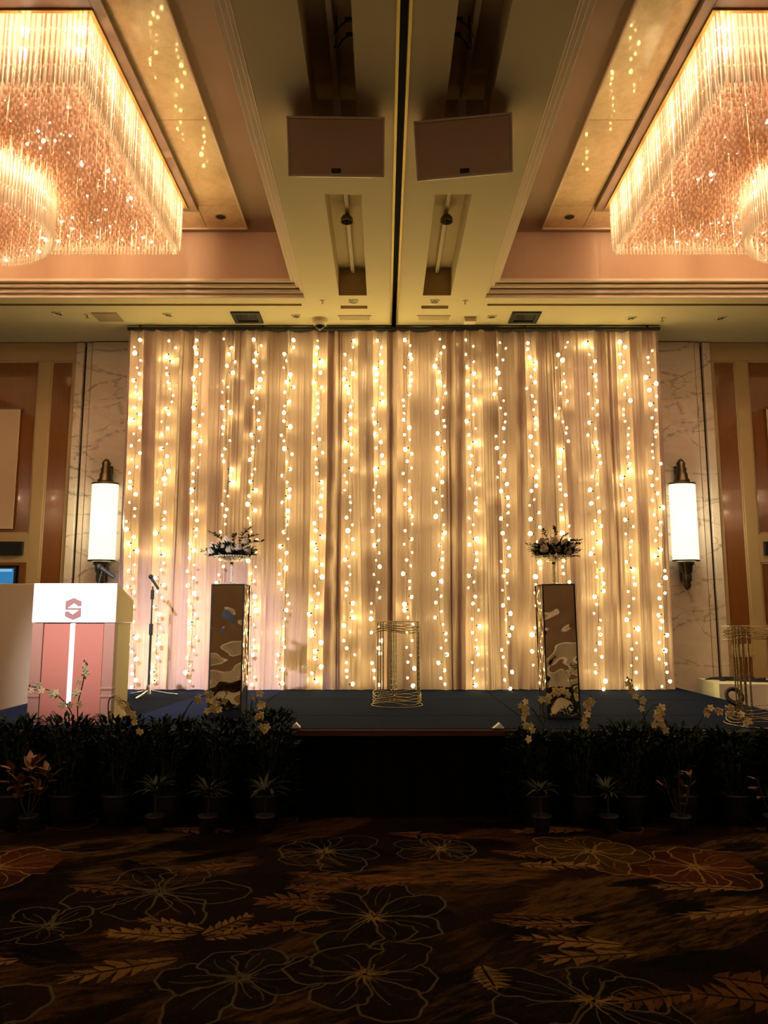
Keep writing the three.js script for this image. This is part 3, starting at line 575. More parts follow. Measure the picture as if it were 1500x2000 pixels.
STR.forEach((S, k) => {
  const ord = k < 9 ? `${ORD[k]} string of warm fairy lights from the curtain's left edge` : `${ORD[17 - k]} string of warm fairy lights from the curtain's right edge`;
  const t = thing('fairy_light_string', ord, 'string lights', [0, 0, 0], 'fairy light strings on the curtain');
  const pts = []; for (let i = 0; i < S.length; i += 2) pts.push([S[i], S[i + 1]]);
  const xAt = (h) => { let i = 0; while (i < pts.length - 2 && h < pts[i + 1][0]) i++; const [h0, a] = pts[i], [h1, b] = pts[i + 1]; const q = Math.max(0, Math.min(1, (h - h0) / (h1 - h0))); const e = q * q * (3 - 2 * q); return a + (b - a) * e; };
  const top = pts[0][0], bot = pts[pts.length - 1][0];
  const away = (h) => 0.016 + 0.05 * Math.max(0, (x0 => (top - h) / 4.2)(0)) * (k > 10 ? 1.3 : 0.7);
  const wd = (h) => { const x = xAt(h); let f = 9; for (const q of [-0.035, -0.0175, 0, 0.0175, 0.035]) f = Math.min(f, fold(x + q + Math.floor((x + q + 3.22) / 0.644) * 0.37, h)); return CD + Math.min(f - 0.014, 0.7 * f - 0.018 - away(h), -0.045); };
  const line = []; for (let h = top + 0.12; h > bot - 0.02; h -= 0.09) line.push(V(xAt(h) + 0.004 * Math.sin(h * 40), h, wd(h)));
  part('wire', tube(line, 0.0016, line.length * 2, 4), socketMat, t);
  const n = Math.round((top - bot) / 0.083), q = new THREE.Quaternion(), up = new THREE.Vector3(0, 1, 0);
  for (let i = 0; i <= n; i++) {
    const h = top - (top - bot) * i / n + rr(-0.012, 0.012), side = (i % 2 ? 1 : -1) * (rnd() < 0.8 ? 1 : -1), kind = rnd();
    const toward = kind < 0.16 ? -0.9 : kind < 0.5 ? rr(0.5, 1.2) : rr(-0.4, 0.3);     // -: at the cloth, +: out into the hall
    const dir = new THREE.Vector3(side * rr(0.4, 1), rr(-0.5, 0.25), toward).normalize();
    const b = part('light_bulb', bulbGeo, [M.bulbs[Math.floor(rnd() * 3)], socketMat], t);
    b.position.set(xAt(h) + side * rr(0.0, 0.036), h, -(wd(h) - 0.006));
    b.quaternion.copy(q.setFromUnitVectors(up, dir)); const sc = rnd() < 0.3 ? rr(1.0, 1.3) : rr(0.55, 0.95); b.scale.setScalar(sc);
    if (i % 12 === 6) { const l = new THREE.PointLight(WARM, LV.bulbLamp); l.position.copy(b.position).addScaledVector(dir, 0.025 * sc); t.add(l); }
  }
});

// ---------------------------------------------------------------- stage
const SH = 0.64, SF = 5.8, SX0 = -3.6, SX1 = 3.36;
{
  const t = thing('stage', 'low stage with dark blue carpet and black skirt', 'stage', [0, 0, 0]);
  const xs = [SX0, -1.28, 1.04, SX1], ds = [SF, 6.55, 7.77, 9.0];
  for (let i = 0; i < 3; i++) for (let j = 0; j < 3; j++) part('deck_panel', uvPlanar(bx(xs[i] + 0.004, xs[i + 1] - 0.004, SH - 0.05, SH, ds[j] + 0.004, ds[j + 1] - 0.004, 0.006), 'x', 'z', 6), M.deck, t);
  part('under_frame', bx(SX0 + 0.05, SX1 - 0.05, 0.3, SH - 0.052, SF + 0.06, 8.95), M.black, t);
  part('edge_trim', bx(SX0, SX1, SH - 0.052, SH - 0.006, SF - 0.02, SF + 0.002, 0.004), M.deckEdge, t);
  part('edge_trim', bx(SX0 - 0.02, SX0, SH - 0.06, SH - 0.002, SF, 9.0, 0.004), M.deckEdge, t);
  const pleat = (len, f) => { const g = new THREE.PlaneGeometry(len, SH - 0.05, Math.round(len * 40), 1), p = g.attributes.position; for (let i = 0; i < p.count; i++) p.setZ(i, 0.012 * Math.sin(p.getX(i) * 55) + 0.006 * Math.sin(p.getX(i) * 23)); g.computeVertexNormals(); f(g); return g; };
  const sk = M.skirt; sk.side = THREE.DoubleSide;
  part('skirt', pleat(SX1 - SX0, (g) => g.translate((SX0 + SX1) / 2, (SH - 0.05) / 2, -SF - 0.005)), sk, t);
  for (const x of [SX0, SX1]) part('skirt', pleat(9 - SF, (g) => { g.rotateY(Math.PI / 2); g.translate(x, (SH - 0.05) / 2, -(9 + SF) / 2); }), sk, t);
}
for (const [x, w] of [[-0.8, 'left'], [0.745, 'right']]) {
  const t = thing('stage_marker', `small white wedge on the stage front edge by the ${w} hedge`, 'edge marker', [x, SH, 5.84], 'white wedges on the stage edge');
  const sh = new THREE.Shape([[-0.04, 0], [0.04, 0], [0.04, 0.012], [0.012, 0.04]].map((q) => new THREE.Vector2(...q)));
  const g = new THREE.ExtrudeGeometry(sh, { depth: 0.05, bevelEnabled: true, bevelSize: 0.003, bevelThickness: 0.003 });
  part('wedge', g, M.lecternInlay, t);
  part('foot', bx(-0.045, 0.045, 0, 0.006, -0.055, 0.005), M.black, t);
}

// ---------------------------------------------------------------- lectern
{
  const t = thing('lectern', 'salmon and white lectern with a badge, on the left of the stage', 'lectern', [-2.595, SH, 6.0]);
  const h1 = 0.795, h2 = 1.105;
  part('body', bx(-0.315, 0.315, 0, h1 - 0.006, 0.012, 0.4), M.lecternSide, t);
  part('front_panel', bx(-0.238, 0.238, 0, h1 - 0.006, -0.004, 0.02, 0.003), M.lecternPanel, t);
  for (const s of [-1, 1]) {
    const p = part('post', bx(s * 0.242, s * 0.33, 0, h1 - 0.006, -0.012, 0.06, 0.004), M.lecternPost, t);
    for (const y of [0.21, 0.27]) part('post_band', bx(s * 0.24, s * 0.334, y, y + 0.022, -0.02, 0.062, 0.005), M.lecternPost, p);
  }
  const prof = new THREE.Shape([[0, h1], [0.4, h1], [0.4, h2 - 0.13], [0, h2]].map((q) => new THREE.Vector2(...q)));
  const g = new THREE.ExtrudeGeometry(prof, { depth: 0.664, bevelEnabled: false }); g.rotateY(Math.PI / 2); g.translate(-0.332, 0, 0.0);
  const top = part('top_block', g, M.lecternSide, t);
  part('face', bx(-0.334, 0.334, h1, h2 + 0.002, -0.016, 0.004, 0.003), M.lecternWhite, top);
  part('center_face', bx(-0.24, 0.24, h1 + 0.001, h2 - 0.06, -0.022, -0.01, 0.003), M.lecternInlay, top);
  part('inlay_strip', bx(-0.028, 0.012, 0.14, h1 - 0.006, -0.009, 0, 0.002), M.lecternInlay, t);
  const badge = (rot) => {
    const s = new THREE.Shape([[-0.5, 0.34], [0, 0.5], [0.5, 0.34], [0.5, 0.14], [0.3, 0.13], [0.02, 0.28], [-0.37, 0.06], [-0.37, 0.03], [0.5, 0.03], [0.5, 0.0], [-0.5, 0.0]].map(([a, b]) => new THREE.Vector2(a * 0.125, b * 0.17)));
    const e = new THREE.ExtrudeGeometry(s, { depth: 0.006, bevelEnabled: false }); if (rot) e.rotateZ(Math.PI); e.translate(-0.005, 0.905, 0.022); return e;
  };
  part('badge', merged([badge(false), badge(true)]), M.lecternBadge, t).userData.label = 'tan badge of two facing chevrons';
  const m = thing('lectern_microphone', 'black microphone on a short stalk above the lectern', 'microphone', [-2.5, 1.66, 6.25]);
  part('stalk', tube([V(-0.02, 0.0, 0.02), V(-0.02, 0.09, 0.02), V(-0.005, 0.19, 0.03), V(0.0, 0.215, 0.04)], 0.007, 16), M.black, m);
  part('clip', (() => { const k = new THREE.CylinderGeometry(0.018, 0.018, 0.05, 12); k.rotateZ(0.95); k.translate(0.005, 0.215, -0.04); return k; })(), M.black, m);
  part('handle', (() => { const k = new THREE.CylinderGeometry(0.013, 0.018, 0.13, 14); k.rotateZ(0.95); k.translate(0.045, 0.187, -0.04); return k; })(), M.black, m);
  part('head', (() => { const k = new THREE.SphereGeometry(0.026, 16, 12); k.translate(-0.03, 0.238, -0.04); return k; })(), M.black, m);
}
// microphone stand
{
  const t = thing('microphone_stand', 'black microphone on a chrome tripod stand beside the lectern', 'microphone stand', [-2.61, SH, 8.03]);
  part('lower_tube', cyl(0, 0.05, 0.72, 0, 0.012), M.black, t);
  part('upper_tube', cyl(0, 0.7, 1.16, 0, 0.008), M.black, t);
  part('clutch', cyl(0, 0.64, 0.76, 0, 0.02), M.black, t);
  part('clutch', cyl(0, 1.02, 1.12, 0, 0.018), M.black, t);
  part('hub', cyl(0, 0.03, 0.12, 0, 0.03, 0.02), M.chrome, t);
  for (const a of [0.3, 2.5, 4.6]) part('leg', tube([V(0, 0.07, 0), V(0.15 * Math.cos(a), 0.035, 0.15 * Math.sin(a)), V(0.3 * Math.cos(a), 0.012, 0.3 * Math.sin(a))], 0.009, 10), M.chrome, t);
  part('handle', (() => { const g = new THREE.CylinderGeometry(0.016, 0.012, 0.15, 14); g.rotateZ(0.6); g.translate(0.0, 1.19, 0); g.translate(0.02, 0, 0); return g; })(), M.black, t);
  part('head', (() => { const g = new THREE.SphereGeometry(0.026, 16, 12); g.translate(-0.025, 1.262, 0); return g; })(), M.black, t);
}
// beige partition at the far left, off the stage
{
  const t = thing('folding_partition', 'plain beige partition standing beyond the stage, left of the lectern', 'partition', [-5.05, 0, 8.2]);
  part('panel', bx(-1.2, 1.11, 0.05, 1.835, -0.02, 0.02, 0.006), M.beigeBoard, t);
  for (const x of [-1.0, 0.9]) part('foot', bx(x - 0.04, x + 0.04, 0, 0.06, -0.2, 0.2, 0.01), M.black, t);
}

// ---------------------------------------------------------------- mirrored flower pillars
function wavyMirror(w, h, sd) {
  const g = new THREE.PlaneGeometry(w, h, 24, 72), p = g.attributes.position;
  for (let i = 0; i < p.count; i++) { const x = p.getX(i), y = p.getY(i); p.setZ(i, 0.006 * noise.noise(x * 4 + sd, y * 4.5, sd) + 0.003 * noise.noise(x * 9, y * 9 + sd, 3)); }
  g.computeVertexNormals(); return g;
}
const leafGeo = (() => {         // a bent leaf 1 long along +y
  const g = new THREE.PlaneGeometry(1, 1, 2, 4), p = g.attributes.position;
  for (let i = 0; i < p.count; i++) { const v = p.getY(i) + 0.5, u = p.getX(i) * 2, w = 0.21 * Math.sin(Math.PI * Math.pow(v, 0.8)) + 0.008; p.setXYZ(i, u * w, v, 0.22 * v * v + 0.06 * (1 - u * u)); }
  g.computeVertexNormals(); return g;
})();
const bladeGeo = (() => { const g = new THREE.PlaneGeometry(1, 1, 1, 6), p = g.attributes.position; for (let i = 0; i < p.count; i++) { const v = p.getY(i) + 0.5, u = p.getX(i) * 2; p.setXYZ(i, u * 0.06 * (1 - v * v) + 0.002 * u, v * (1 - 0.3 * v), 0.5 * v * v); } g.computeVertexNormals(); return g; })();
function placed(g, pos, rot, s) { const o = new THREE.Object3D(); o.position.copy(pos); o.rotation.set(rot[0], rot[1], rot[2], 'YXZ'); o.scale.setScalar(s); o.updateMatrix(); return g.clone().applyMatrix4(o.matrix); }
const roseGeo = (() => {            // cupped petals in three rings round a tight heart
  const l = [];
  for (let ring = 0; ring < 3; ring++) {
    const n = [3, 5, 6][ring], r = [0.4, 0.68, 0.98][ring];
    for (let k = 0; k < n; k++) {
      const g = new THREE.SphereGeometry(1, 7, 6, Math.PI / 2 - 0.62, 1.24, 0.5, 1.5);
      g.scale(r, [0.9, 0.85, 0.7][ring], r); g.rotateX([0.0, 0.22, 0.5][ring]); g.rotateY(k * 6.2832 / n + ring * 0.6); g.translate(0, [0.16, 0.05, -0.05][ring], 0); l.push(g);
    }
  }
  const c = new THREE.SphereGeometry(0.26, 8, 6); c.scale(1, 1.2, 1); c.translate(0, 0.5, 0); l.push(c);
  return merged(l);
})();
function pillar(x, d, h, yaw, tilt, sd, label, bowlLabel, flowerLabel) {
  const t = thing('mirror_pillar', label, 'pillar', [x, SH, d]);
  t.rotation.y = yaw; t.rotation.z = tilt;
  const w = 0.14;
  part('core', bx(-w + 0.008, w - 0.008, 0, h - 0.008, -w + 0.008, w - 0.008), M.black, t);
  const faces = [[0, 0, w - 0.004], [Math.PI / 2, w - 0.004, 0], [-Math.PI / 2, -w + 0.004, 0], [Math.PI, 0, -w + 0.004]];
  faces.forEach(([ry, px, pz], i) => { const g = wavyMirror(2 * w - 0.02, h - 0.02, sd + i * 3.3); g.rotateY(ry); g.translate(px, h / 2, pz); part('mirror_face', g, M.mirror, t); });
  part('top', bx(-w, w, h - 0.008, h, -w, w, 0.003), M.black, t);
  for (const a of [-1, 1]) for (const b of [-1, 1]) part('edge_bar', bx(a * (w - 0.012), a * w, 0, h - 0.006, b * (w - 0.012), b * w, 0.003), M.black, t);
  // footed glass bowl
  const top = SH + h;
  const tx = x - Math.sin(tilt) * h;
  const b = thing('glass_compote', bowlLabel, 'bowl', [tx, top, d]);
  part('foot', new THREE.LatheGeometry([[0.001, 0.0], [0.075, 0.0], [0.077, 0.006], [0.03, 0.012], [0.012, 0.02]].map((q) => new THREE.Vector2(...q)), 28), M.glass, b);
  const tw = []; for (let k = 0; k < 8; k++) { const s = new THREE.SphereGeometry(0.013, 12, 8); s.scale(1, 0.95, 1); s.translate(0.002 * Math.sin(k * 2), 0.03 + k * 0.019, 0); tw.push(s); }
  part('stem', merged(tw), M.cutGlass, b);
  part('collar', cyl(0, 0.175, 0.192, 0, 0.016), M.bronze, b);
  part('bowl', new THREE.LatheGeometry([[0.004, 0.188], [0.02, 0.192], [0.08, 0.205], [0.13, 0.225], [0.155, 0.243], [0.151, 0.246], [0.12, 0.231], [0.07, 0.212], [0.004, 0.2]].map((q) => new THREE.Vector2(...q)), 36), M.glass, b);
  const beads = []; for (let k = 0; k < 44; k++) { const a = k / 44 * 6.2832, s = new THREE.SphereGeometry(0.008, 6, 5); s.translate(0.153 * Math.cos(a), 0.24, 0.153 * Math.sin(a)); beads.push(s); }
  part('bead_rim', merged(beads), M.cutGlass, b);
  // flowers
  const f = thing('flower_arrangement', flowerLabel, 'flowers', [tx, top + 0.25, d]);
  const lv = [];
  for (let k = 0; k < 300; k++) { const a = rnd() * 6.28, q = Math.sqrt(rnd()); lv.push(placed(leafGeo, new THREE.Vector3(0.16 * q * Math.cos(a), rr(-0.012, 0.09) * (1.1 - 0.6 * q * q), 0.12 * q * Math.sin(a)), [rr(0.3, 1.5), -a + Math.PI / 2 + rr(-0.6, 0.6), 0], rr(0.05, 0.085))); }
  part('foliage', merged(lv), M.leaf, f).userData.kind = 'stuff';
  const spots = sd > 5 ? [[0, 0.115, 0.06, 0.042], [-0.1, 0.055, 0.1, 0.036], [0.1, 0.04, 0.1, 0.038], [-0.1, 0.12, 0.03, 0.036], [0.1, 0.11, 0.03, 0.036], [0.01, 0.055, 0.12, 0.03], [0.16, 0.075, 0.02, 0.028], [-0.16, 0.07, 0.03, 0.026]]
    : [[0.005, 0.05, 0.13, 0.036], [0.075, 0.065, 0.12, 0.034], [0.14, 0.055, 0.07, 0.038], [-0.11, 0.075, 0.1, 0.022], [-0.06, 0.075, 0.12, 0.019], [-0.18, 0.03, 0.06, 0.036], [-0.05, 0.135, 0.03, 0.038], [0.12, 0.125, 0.02, 0.032], [-0.17, 0.09, 0.0, 0.03]];
  for (const [px, py, pz, r] of spots) { const m = part('rose', roseGeo, M.rose, f); m.position.set(px, py, pz); m.scale.setScalar(r * 1.15); m.rotation.set(0.6 + rr(-0.3, 0.3), rnd() * 6, -px * 2.5, 'ZXY'); }
  const sprigs = sd > 5 ? [[-0.09, 0.22, 0], [0.03, 0.24, 0], [0.22, 0.13, 0.02], [0.12, 0.19, 0], [-0.22, 0.09, 0.03], [0.24, 0.1, 0.0], [0.2, 0.03, 0.06]] : [[-0.19, 0.2, 0], [-0.14, 0.17, 0], [0.14, 0.24, 0], [0.2, 0.18, 0], [0.25, 0.12, 0.02], [-0.26, 0.03, 0.04], [0.21, 0.03, 0.06], [0.02, 0.19, 0]];
  for (const [px, py, pz] of sprigs) {
    const a = new THREE.Vector3(px * 0.3, 0.03, pz), e = new THREE.Vector3(px, py, pz), mid = a.clone().lerp(e, 0.55).add(new THREE.Vector3(-px * 0.1, 0.03, 0)), l = [];
    const c = new THREE.CatmullRomCurve3([a, mid, e]); l.push(new THREE.TubeGeometry(c, 8, 0.0025, 4));
    for (let k = 3; k <= 10; k++) { const q = c.getPoint(k / 10); for (const s of [-1, 1]) l.push(placed(leafGeo, q, [rr(0.2, 1.0), rr(0, 6), s * rr(0.5, 1.2)], rr(0.028, 0.042))); }
    part('sprig', merged(l), M.leaf, f);
  }
}
pillar(-1.44, 6.44, 1.115, 0.0, 0.0, 1.7, 'tall mirrored box pillar nearer the lectern', 'clear footed glass bowl on the mirrored pillar nearer the lectern', 'low wide bunch of white roses and dark leaves above the left mirrored pillar');
pillar(1.365, 6.44, 1.115, 0.02, 0.012, 7.9, 'tall mirrored box pillar on the right of the stage', 'clear footed glass bowl on the mirrored pillar at right', 'domed bunch of cream roses with a drooping sprig above the right mirrored pillar');

// ---------------------------------------------------------------- wire pedestals
function pedestal(x, d, h, R, turn, gap, label) {
  const t = thing('wire_pedestal', label, 'pedestal', [x, SH, d]);
  const wav = (y, amp, r, ph, lobes) => { const pts = []; for (let k = 0; k < 48; k++) { const a = k / 48 * 6.2832; pts.push(new THREE.Vector3(r * Math.cos(a), y + amp * Math.sin(a * lobes + ph), r * Math.sin(a))); } return tube(pts, 0.0035, 96, 5, true); };
  part('top_ring', wav(h, 0, R, 0, 1), M.wire, t);
  for (let k = 0; k < 4; k++) part('wavy_ring', wav(h - 0.03 - k * 0.022, 0.013, R * 0.98, k * 0.5, 3), M.wire, t);
  part('base_ring', wav(0.004, 0, R * 1.09, 0, 1), M.wire, t);
  for (let k = 0; k < 4; k++) part('wavy_ring', wav(0.035 + k * 0.026, 0.016, R * 1.02, 2 + k * 0.5, 3), M.wire, t);
  for (const a of [0.15, 2.45, 4.53]) for (let k = 0; k < 4; k++) {
    const b = a + turn + (k - 1.5) * gap, r = R * (k % 2 ? 0.95 : 0.88), rx = r * Math.cos(b), rz = r * Math.sin(b);
    const rod = part('rod', cyl(rx, 0.004, h - 0.004, -rz, 0.0055, 0.0055, 8), M.wire, t);
    const beads = []; for (let i = 0; i < 16; i++) { const s = new THREE.OctahedronGeometry(0.0085); s.translate(rx, 0.03 + i * (h - 0.06) / 15 + rr(-0.01, 0.01), rz); beads.push(s); }
    part('beads', merged(beads), M.chrome, rod);
  }
  return t;
}
pedestal(0.005, 7.3, 0.79, 0.225, 0, 0.1, 'round wire pedestal with wavy rings in the middle of the stage');
pedestal(2.87, 6.05, 0.765, 0.25, 0.1, 0.17, 'round wire pedestal with wavy rings at the right stage end');

// ---------------------------------------------------------------- clothed table and cables on the right
{
  const t = thing('equipment_table', 'table under a white cloth beyond the right edge of the stage', 'table', [4.5, 0, 8.66]);
  t.rotation.y = -0.1;
  part('tabletop', bx(-0.86, 0.86, 0.71, 0.735, -0.36, 0.36, 0.006), M.stile, t);
  for (const a of [-0.78, 0.78]) for (const b of [-0.3, 0.3]) part('leg', cyl(a, 0, 0.71, b, 0.018), M.black, t);
  const g = new THREE.BoxGeometry(1.78, 0.73, 0.76, 70, 12, 30), p = g.attributes.position;
  for (let i = 0; i < p.count; i++) { const x = p.getX(i), y = p.getY(i), z = p.getZ(i); if (y < 0.36) { const k = (0.365 - y) / 0.73, w = 0.03 * k * Math.sin((x + z) * 17 + 2 * noise.noise(x * 3, z * 3, 1)); if (Math.abs(Math.abs(z) - 0.38) < 1e-3) p.setZ(i, z + Math.sign(z) * (w + 0.04 * k)); if (Math.abs(Math.abs(x) - 0.89) < 1e-3) p.setX(i, x + Math.sign(x) * (w + 0.04 * k)); } }
  g.translate(0, 0.375, 0); g.computeVertexNormals();
  part('tablecloth', g, M.cloth, t);
  for (const [k, pts, lb] of [[0, [[3.72, 0.756, 8.92], [3.85, 0.755, 8.75], [4.0, 0.755, 8.6], [4.15, 0.755, 8.55], [4.3, 0.755, 8.58]], 'black cable lying along the white cloth'], [1, [[3.75, 0.62, 8.66], [3.72, 0.72, 8.7], [3.82, 0.757, 8.72], [3.95, 0.755, 8.78], [4.25, 0.755, 8.76]], 'black cable drooping over the near corner of the white cloth'], [2, [[3.66, 0.66, 8.86], [3.64, 0.73, 8.88], [3.75, 0.757, 8.9], [4.2, 0.755, 8.92]], 'black cable drooping over the far corner of the white cloth']]) {
    const c = thing('power_cable', lb, 'cable');
    part('cord', tube(pts.map((q) => V(...q)), 0.012, 40), M.black, c);
    part('plug', placed(new THREE.CylinderGeometry(0.016, 0.02, 0.07, 10), V(...pts[pts.length - 1]), [0, 0, 1.57], 1), M.black, c);
  }
  const bxs = thing('cable_box', 'flat black power box among cables on the white cloth', 'power box', [4.55, 0.752, 8.7]);
  part('box', bx(-0.2, 0.2, 0, 0.045, -0.06, 0.06, 0.01), M.black, bxs);
  for (let k = 0; k < 4; k++) part('socket', cyl(-0.13 + k * 0.085, 0.044, 0.05, 0, 0.022), M.grille, bxs);
  const co = thing('cable_coil', 'coiled black cable standing at the right edge of the stage', 'cable', [3.22, SH, 7.25]);
  for (let k = 0; k < 4; k++) { const g2 = new THREE.TorusGeometry(0.075 - k * 0.003, 0.018, 8, 30); g2.rotateX(-0.5); g2.translate(0.004 * k, 0.088, -0.014 * k); part('loop', g2, M.black, co); }
}

// ---------------------------------------------------------------- hedges and orchids before the stage
function shrub(x, d, h, r, label, n = 1100) {
  const t = thing('hedge_plant', label, 'plant', [x, 0, d], 'dark leafy plants along the stage front');
  part('pot', new THREE.LatheGeometry([[0.001, 0], [0.085, 0], [0.11, 0.2], [0.118, 0.2], [0.118, 0.215], [0.1, 0.215], [0.001, 0.19]].map((q) => new THREE.Vector2(...q)), 18), M.black, t);
  const st = []; for (let k = 0; k < 6; k++) { const a = k * 1.05; st.push(tube([V(0.02 * Math.cos(a), 0.18, 0.02 * Math.sin(a)), V(0.05 * Math.cos(a), h * 0.5, 0.05 * Math.sin(a)), V(r * 0.5 * Math.cos(a), h * 0.85, r * 0.3 * Math.sin(a))], 0.005, 8, 5)); }
  part('stems', merged(st), M.stem, t);
  const lv = [];
  for (let k = 0; k < n; k++) {
    const a = rnd() * 6.28, v = Math.pow(rnd(), 0.8), y = 0.02 + (h - 0.05) * v, q = r * Math.sqrt(0.25 + 0.75 * rnd()) * (0.75 + 0.35 * Math.sin(Math.PI * v));
    lv.push(placed(leafGeo, new THREE.Vector3(q * Math.cos(a), y + 0.04 * noise.noise(x * 5 + Math.cos(a) * 3, y * 4, a), 0.34 * q * Math.sin(a)), [rr(0.1, 1.3), -a + Math.PI / 2 + rr(-0.7, 0.7), rr(-0.4, 0.4)], rr(0.035, 0.065)));
  }
  part('foliage', merged(lv), M.leaf, t).userData.kind = 'stuff';
  return t;
}
const hl = ['at its far left end', 'left of the lectern', 'before the lectern', 'right of the lectern', 'before the microphone stand', 'before the left mirrored pillar', 'beside the stage opening'];
[-3.2, -2.82, -2.44, -2.06, -1.69, -1.33, -0.98].forEach((x, i) => shrub(x, 5.63, i === 0 ? 0.88 : rr(0.75, 0.82), 0.215, `dark leafy hedge plant in the left row, ${hl[i]}`));
const hr = ['beside the stage opening', 'left of the right mirrored pillar', 'before the right mirrored pillar', 'just right of the mirrored pillar', 'in the middle of the row', 'before the right wire pedestal', 'at its far right end'];
[0.98, 1.32, 1.68, 2.05, 2.42, 2.8, 3.18].forEach((x, i) => shrub(x, 5.63, rr(0.66, 0.73), 0.215, `dark leafy hedge plant in the right row, ${hr[i]}`));
function lowPlant(x, y, d, m, g, n, s, spread, label, kind) {
  const t = thing(kind, label, 'plant', [x, 0, d]);
  part('pot', new THREE.LatheGeometry([[0.001, 0], [0.05, 0], [0.065, 0.1], [0.07, 0.1], [0.07, 0.112], [0.001, 0.1]].map((q) => new THREE.Vector2(...q)), 14), M.black, t);
  const tips = g === leafGeo ? [[0, 0, 1], [-1, 0.1, 0.85], [0.9, 0.2, 0.9], [-0.5, -0.5, 0.7], [0.5, -0.5, 0.72]] : [[0, 0, 1]];
  for (const [a, b, k] of tips) part('stalk', tube([V(0, 0.09, 0), V(a * spread * 0.5, y * 0.5 * k, b * spread * 0.3), V(a * spread, y * k, b * spread * 0.4)], 0.005, 8, 5), M.stem, t);
  for (let i = 0; i < n; i++) {
    const [ta, tb, k] = tips[i % tips.length], a = i * 2.4 + rr(-0.4, 0.4), o = part('leaf', g, m, t);
    o.position.set(ta * spread + 0.012 * Math.cos(a), y * k - (g === leafGeo ? 0.12 : 0.02) * rnd(), -tb * spread * 0.4 + 0.012 * Math.sin(a));
    o.rotation.set(g === leafGeo ? rr(0.4, 1.5) : rr(0.1, 1.0), -a, 0, 'YXZ'); o.scale.setScalar(s * rr(0.7, 1.15));
  }
}
lowPlant(-2.6, 0.5, 5.42, M.leafRust, leafGeo, 44, 0.11, 0.14, 'rust leaved croton low in front of the lectern', 'croton_plant');
lowPlant(-1.72, 0.28, 5.43, M.leafPale, bladeGeo, 30, 0.19, 0, 'thin leaved spider plant low before the microphone stand', 'spider_plant');
lowPlant(-1.35, 0.26, 5.43, M.leafPale, bladeGeo, 30, 0.19, 0, 'thin leaved spider plant low before the left mirrored pillar', 'spider_plant');
lowPlant(-0.95, 0.26, 5.43, M.leafPale, bladeGeo, 36, 0.22, 0, 'pale thin leaved spider plant at the end of the left hedge', 'spider_plant');
lowPlant(0.98, 0.26, 5.43, M.leafPale, bladeGeo, 30, 0.19, 0, 'thin leaved spider plant at the start of the right hedge', 'spider_plant');
lowPlant(1.45, 0.26, 5.43, M.leafPale, bladeGeo, 28, 0.18, 0, 'thin leaved spider plant low before the right mirrored pillar', 'spider_plant');
lowPlant(1.95, 0.42, 5.42, M.leafRust, leafGeo, 18, 0.07, 0.1, 'small rust leaved croton in the middle of the right hedge', 'croton_plant');
lowPlant(2.6, 0.42, 5.42, M.leafRust, leafGeo, 20, 0.08, 0.1, 'small rust leaved croton near the right end of the hedge', 'croton_plant');
const blossomGeo = (() => { const l = []; for (let k = 0; k < 5; k++) { const g = new THREE.SphereGeometry(1, 7, 5); g.scale(0.42, 0.6, 0.1); g.translate(0, 0.55, 0.02); g.rotateX(0.25); g.rotateZ(k * 1.2566); l.push(g); } return merged(l); })();
const lipGeo = (() => { const g = new THREE.SphereGeometry(0.26, 7, 5); g.scale(1, 0.8, 0.9); g.translate(0, -0.08, 0.16); return g; })();
function orchid(label, root, path, blooms, budN) {
  const t = thing('orchid_spray', label, 'orchid', [root[0], root[1], root[2]]);
  const rel = ([x, y, d]) => new THREE.Vector3(x - root[0], y - root[1], -(d - root[2]));
  const c = new THREE.CatmullRomCurve3([new THREE.Vector3(), ...path.map(rel)]);
  part('stem', new THREE.TubeGeometry(c, 24, 0.0045, 6), M.stem, t);
  for (let k = 0; k < blooms; k++) {
    const q = c.getPoint(0.35 + 0.62 * k / Math.max(1, blooms - 1)), b = part('blossom', blossomGeo, M.petal, t);
    b.position.copy(q).add(new THREE.Vector3(rr(-0.032, 0.032), rr(-0.03, 0.03), 0.02)); b.scale.setScalar(rr(0.021, 0.029)); b.rotation.set(rr(-0.5, 0.4), rr(-0.8, 0.8), rr(0, 6));
    part('lip', lipGeo, M.lip, b);
  }
  for (let k = 0; k < budN; k++) { const q = c.getPoint(1 - k * 0.05), g = new THREE.SphereGeometry(0.008, 7, 6); g.scale(0.8, 1.3, 0.8); const b = part('bud', g, M.leafPale, t); b.position.copy(q).add(new THREE.Vector3((k % 2 ? 1 : -1) * 0.012, 0.006, 0.004)); }
}
orchid('white orchid spray arching left in front of the lectern', [-2.36, 0.7, 5.55], [[-2.4, 0.84, 5.5], [-2.52, 0.95, 5.48], [-2.66, 0.985, 5.47]], 8, 1);
orchid('upright orchid spray with buds in front of the lectern middle', [-2.34, 0.7, 5.55], [[-2.33, 0.86, 5.5], [-2.3, 1.0, 5.49], [-2.28, 1.16, 5.48]], 6, 6);
orchid('white orchid spray hanging at the right corner of the lectern', [-2.12, 0.72, 5.55], [[-2.1, 0.9, 5.5], [-1.98, 0.88, 5.46], [-1.88, 0.78, 5.45], [-1.87, 0.66, 5.45]], 13, 1);
orchid('yellowish orchid spray before the foot of the left mirrored pillar', [-1.6, 0.72, 5.55], [[-1.5, 0.88, 5.5], [-1.38, 0.92, 5.48], [-1.29, 0.86, 5.46], [-1.36, 0.8, 5.45]], 14, 1);
orchid('white orchid spray hanging just right of the left mirrored pillar', [-1.1, 0.72, 5.55], [[-1.06, 0.92, 5.5], [-1.02, 0.86, 5.47], [-0.99, 0.77, 5.45], [-0.95, 0.68, 5.45]], 11, 1);
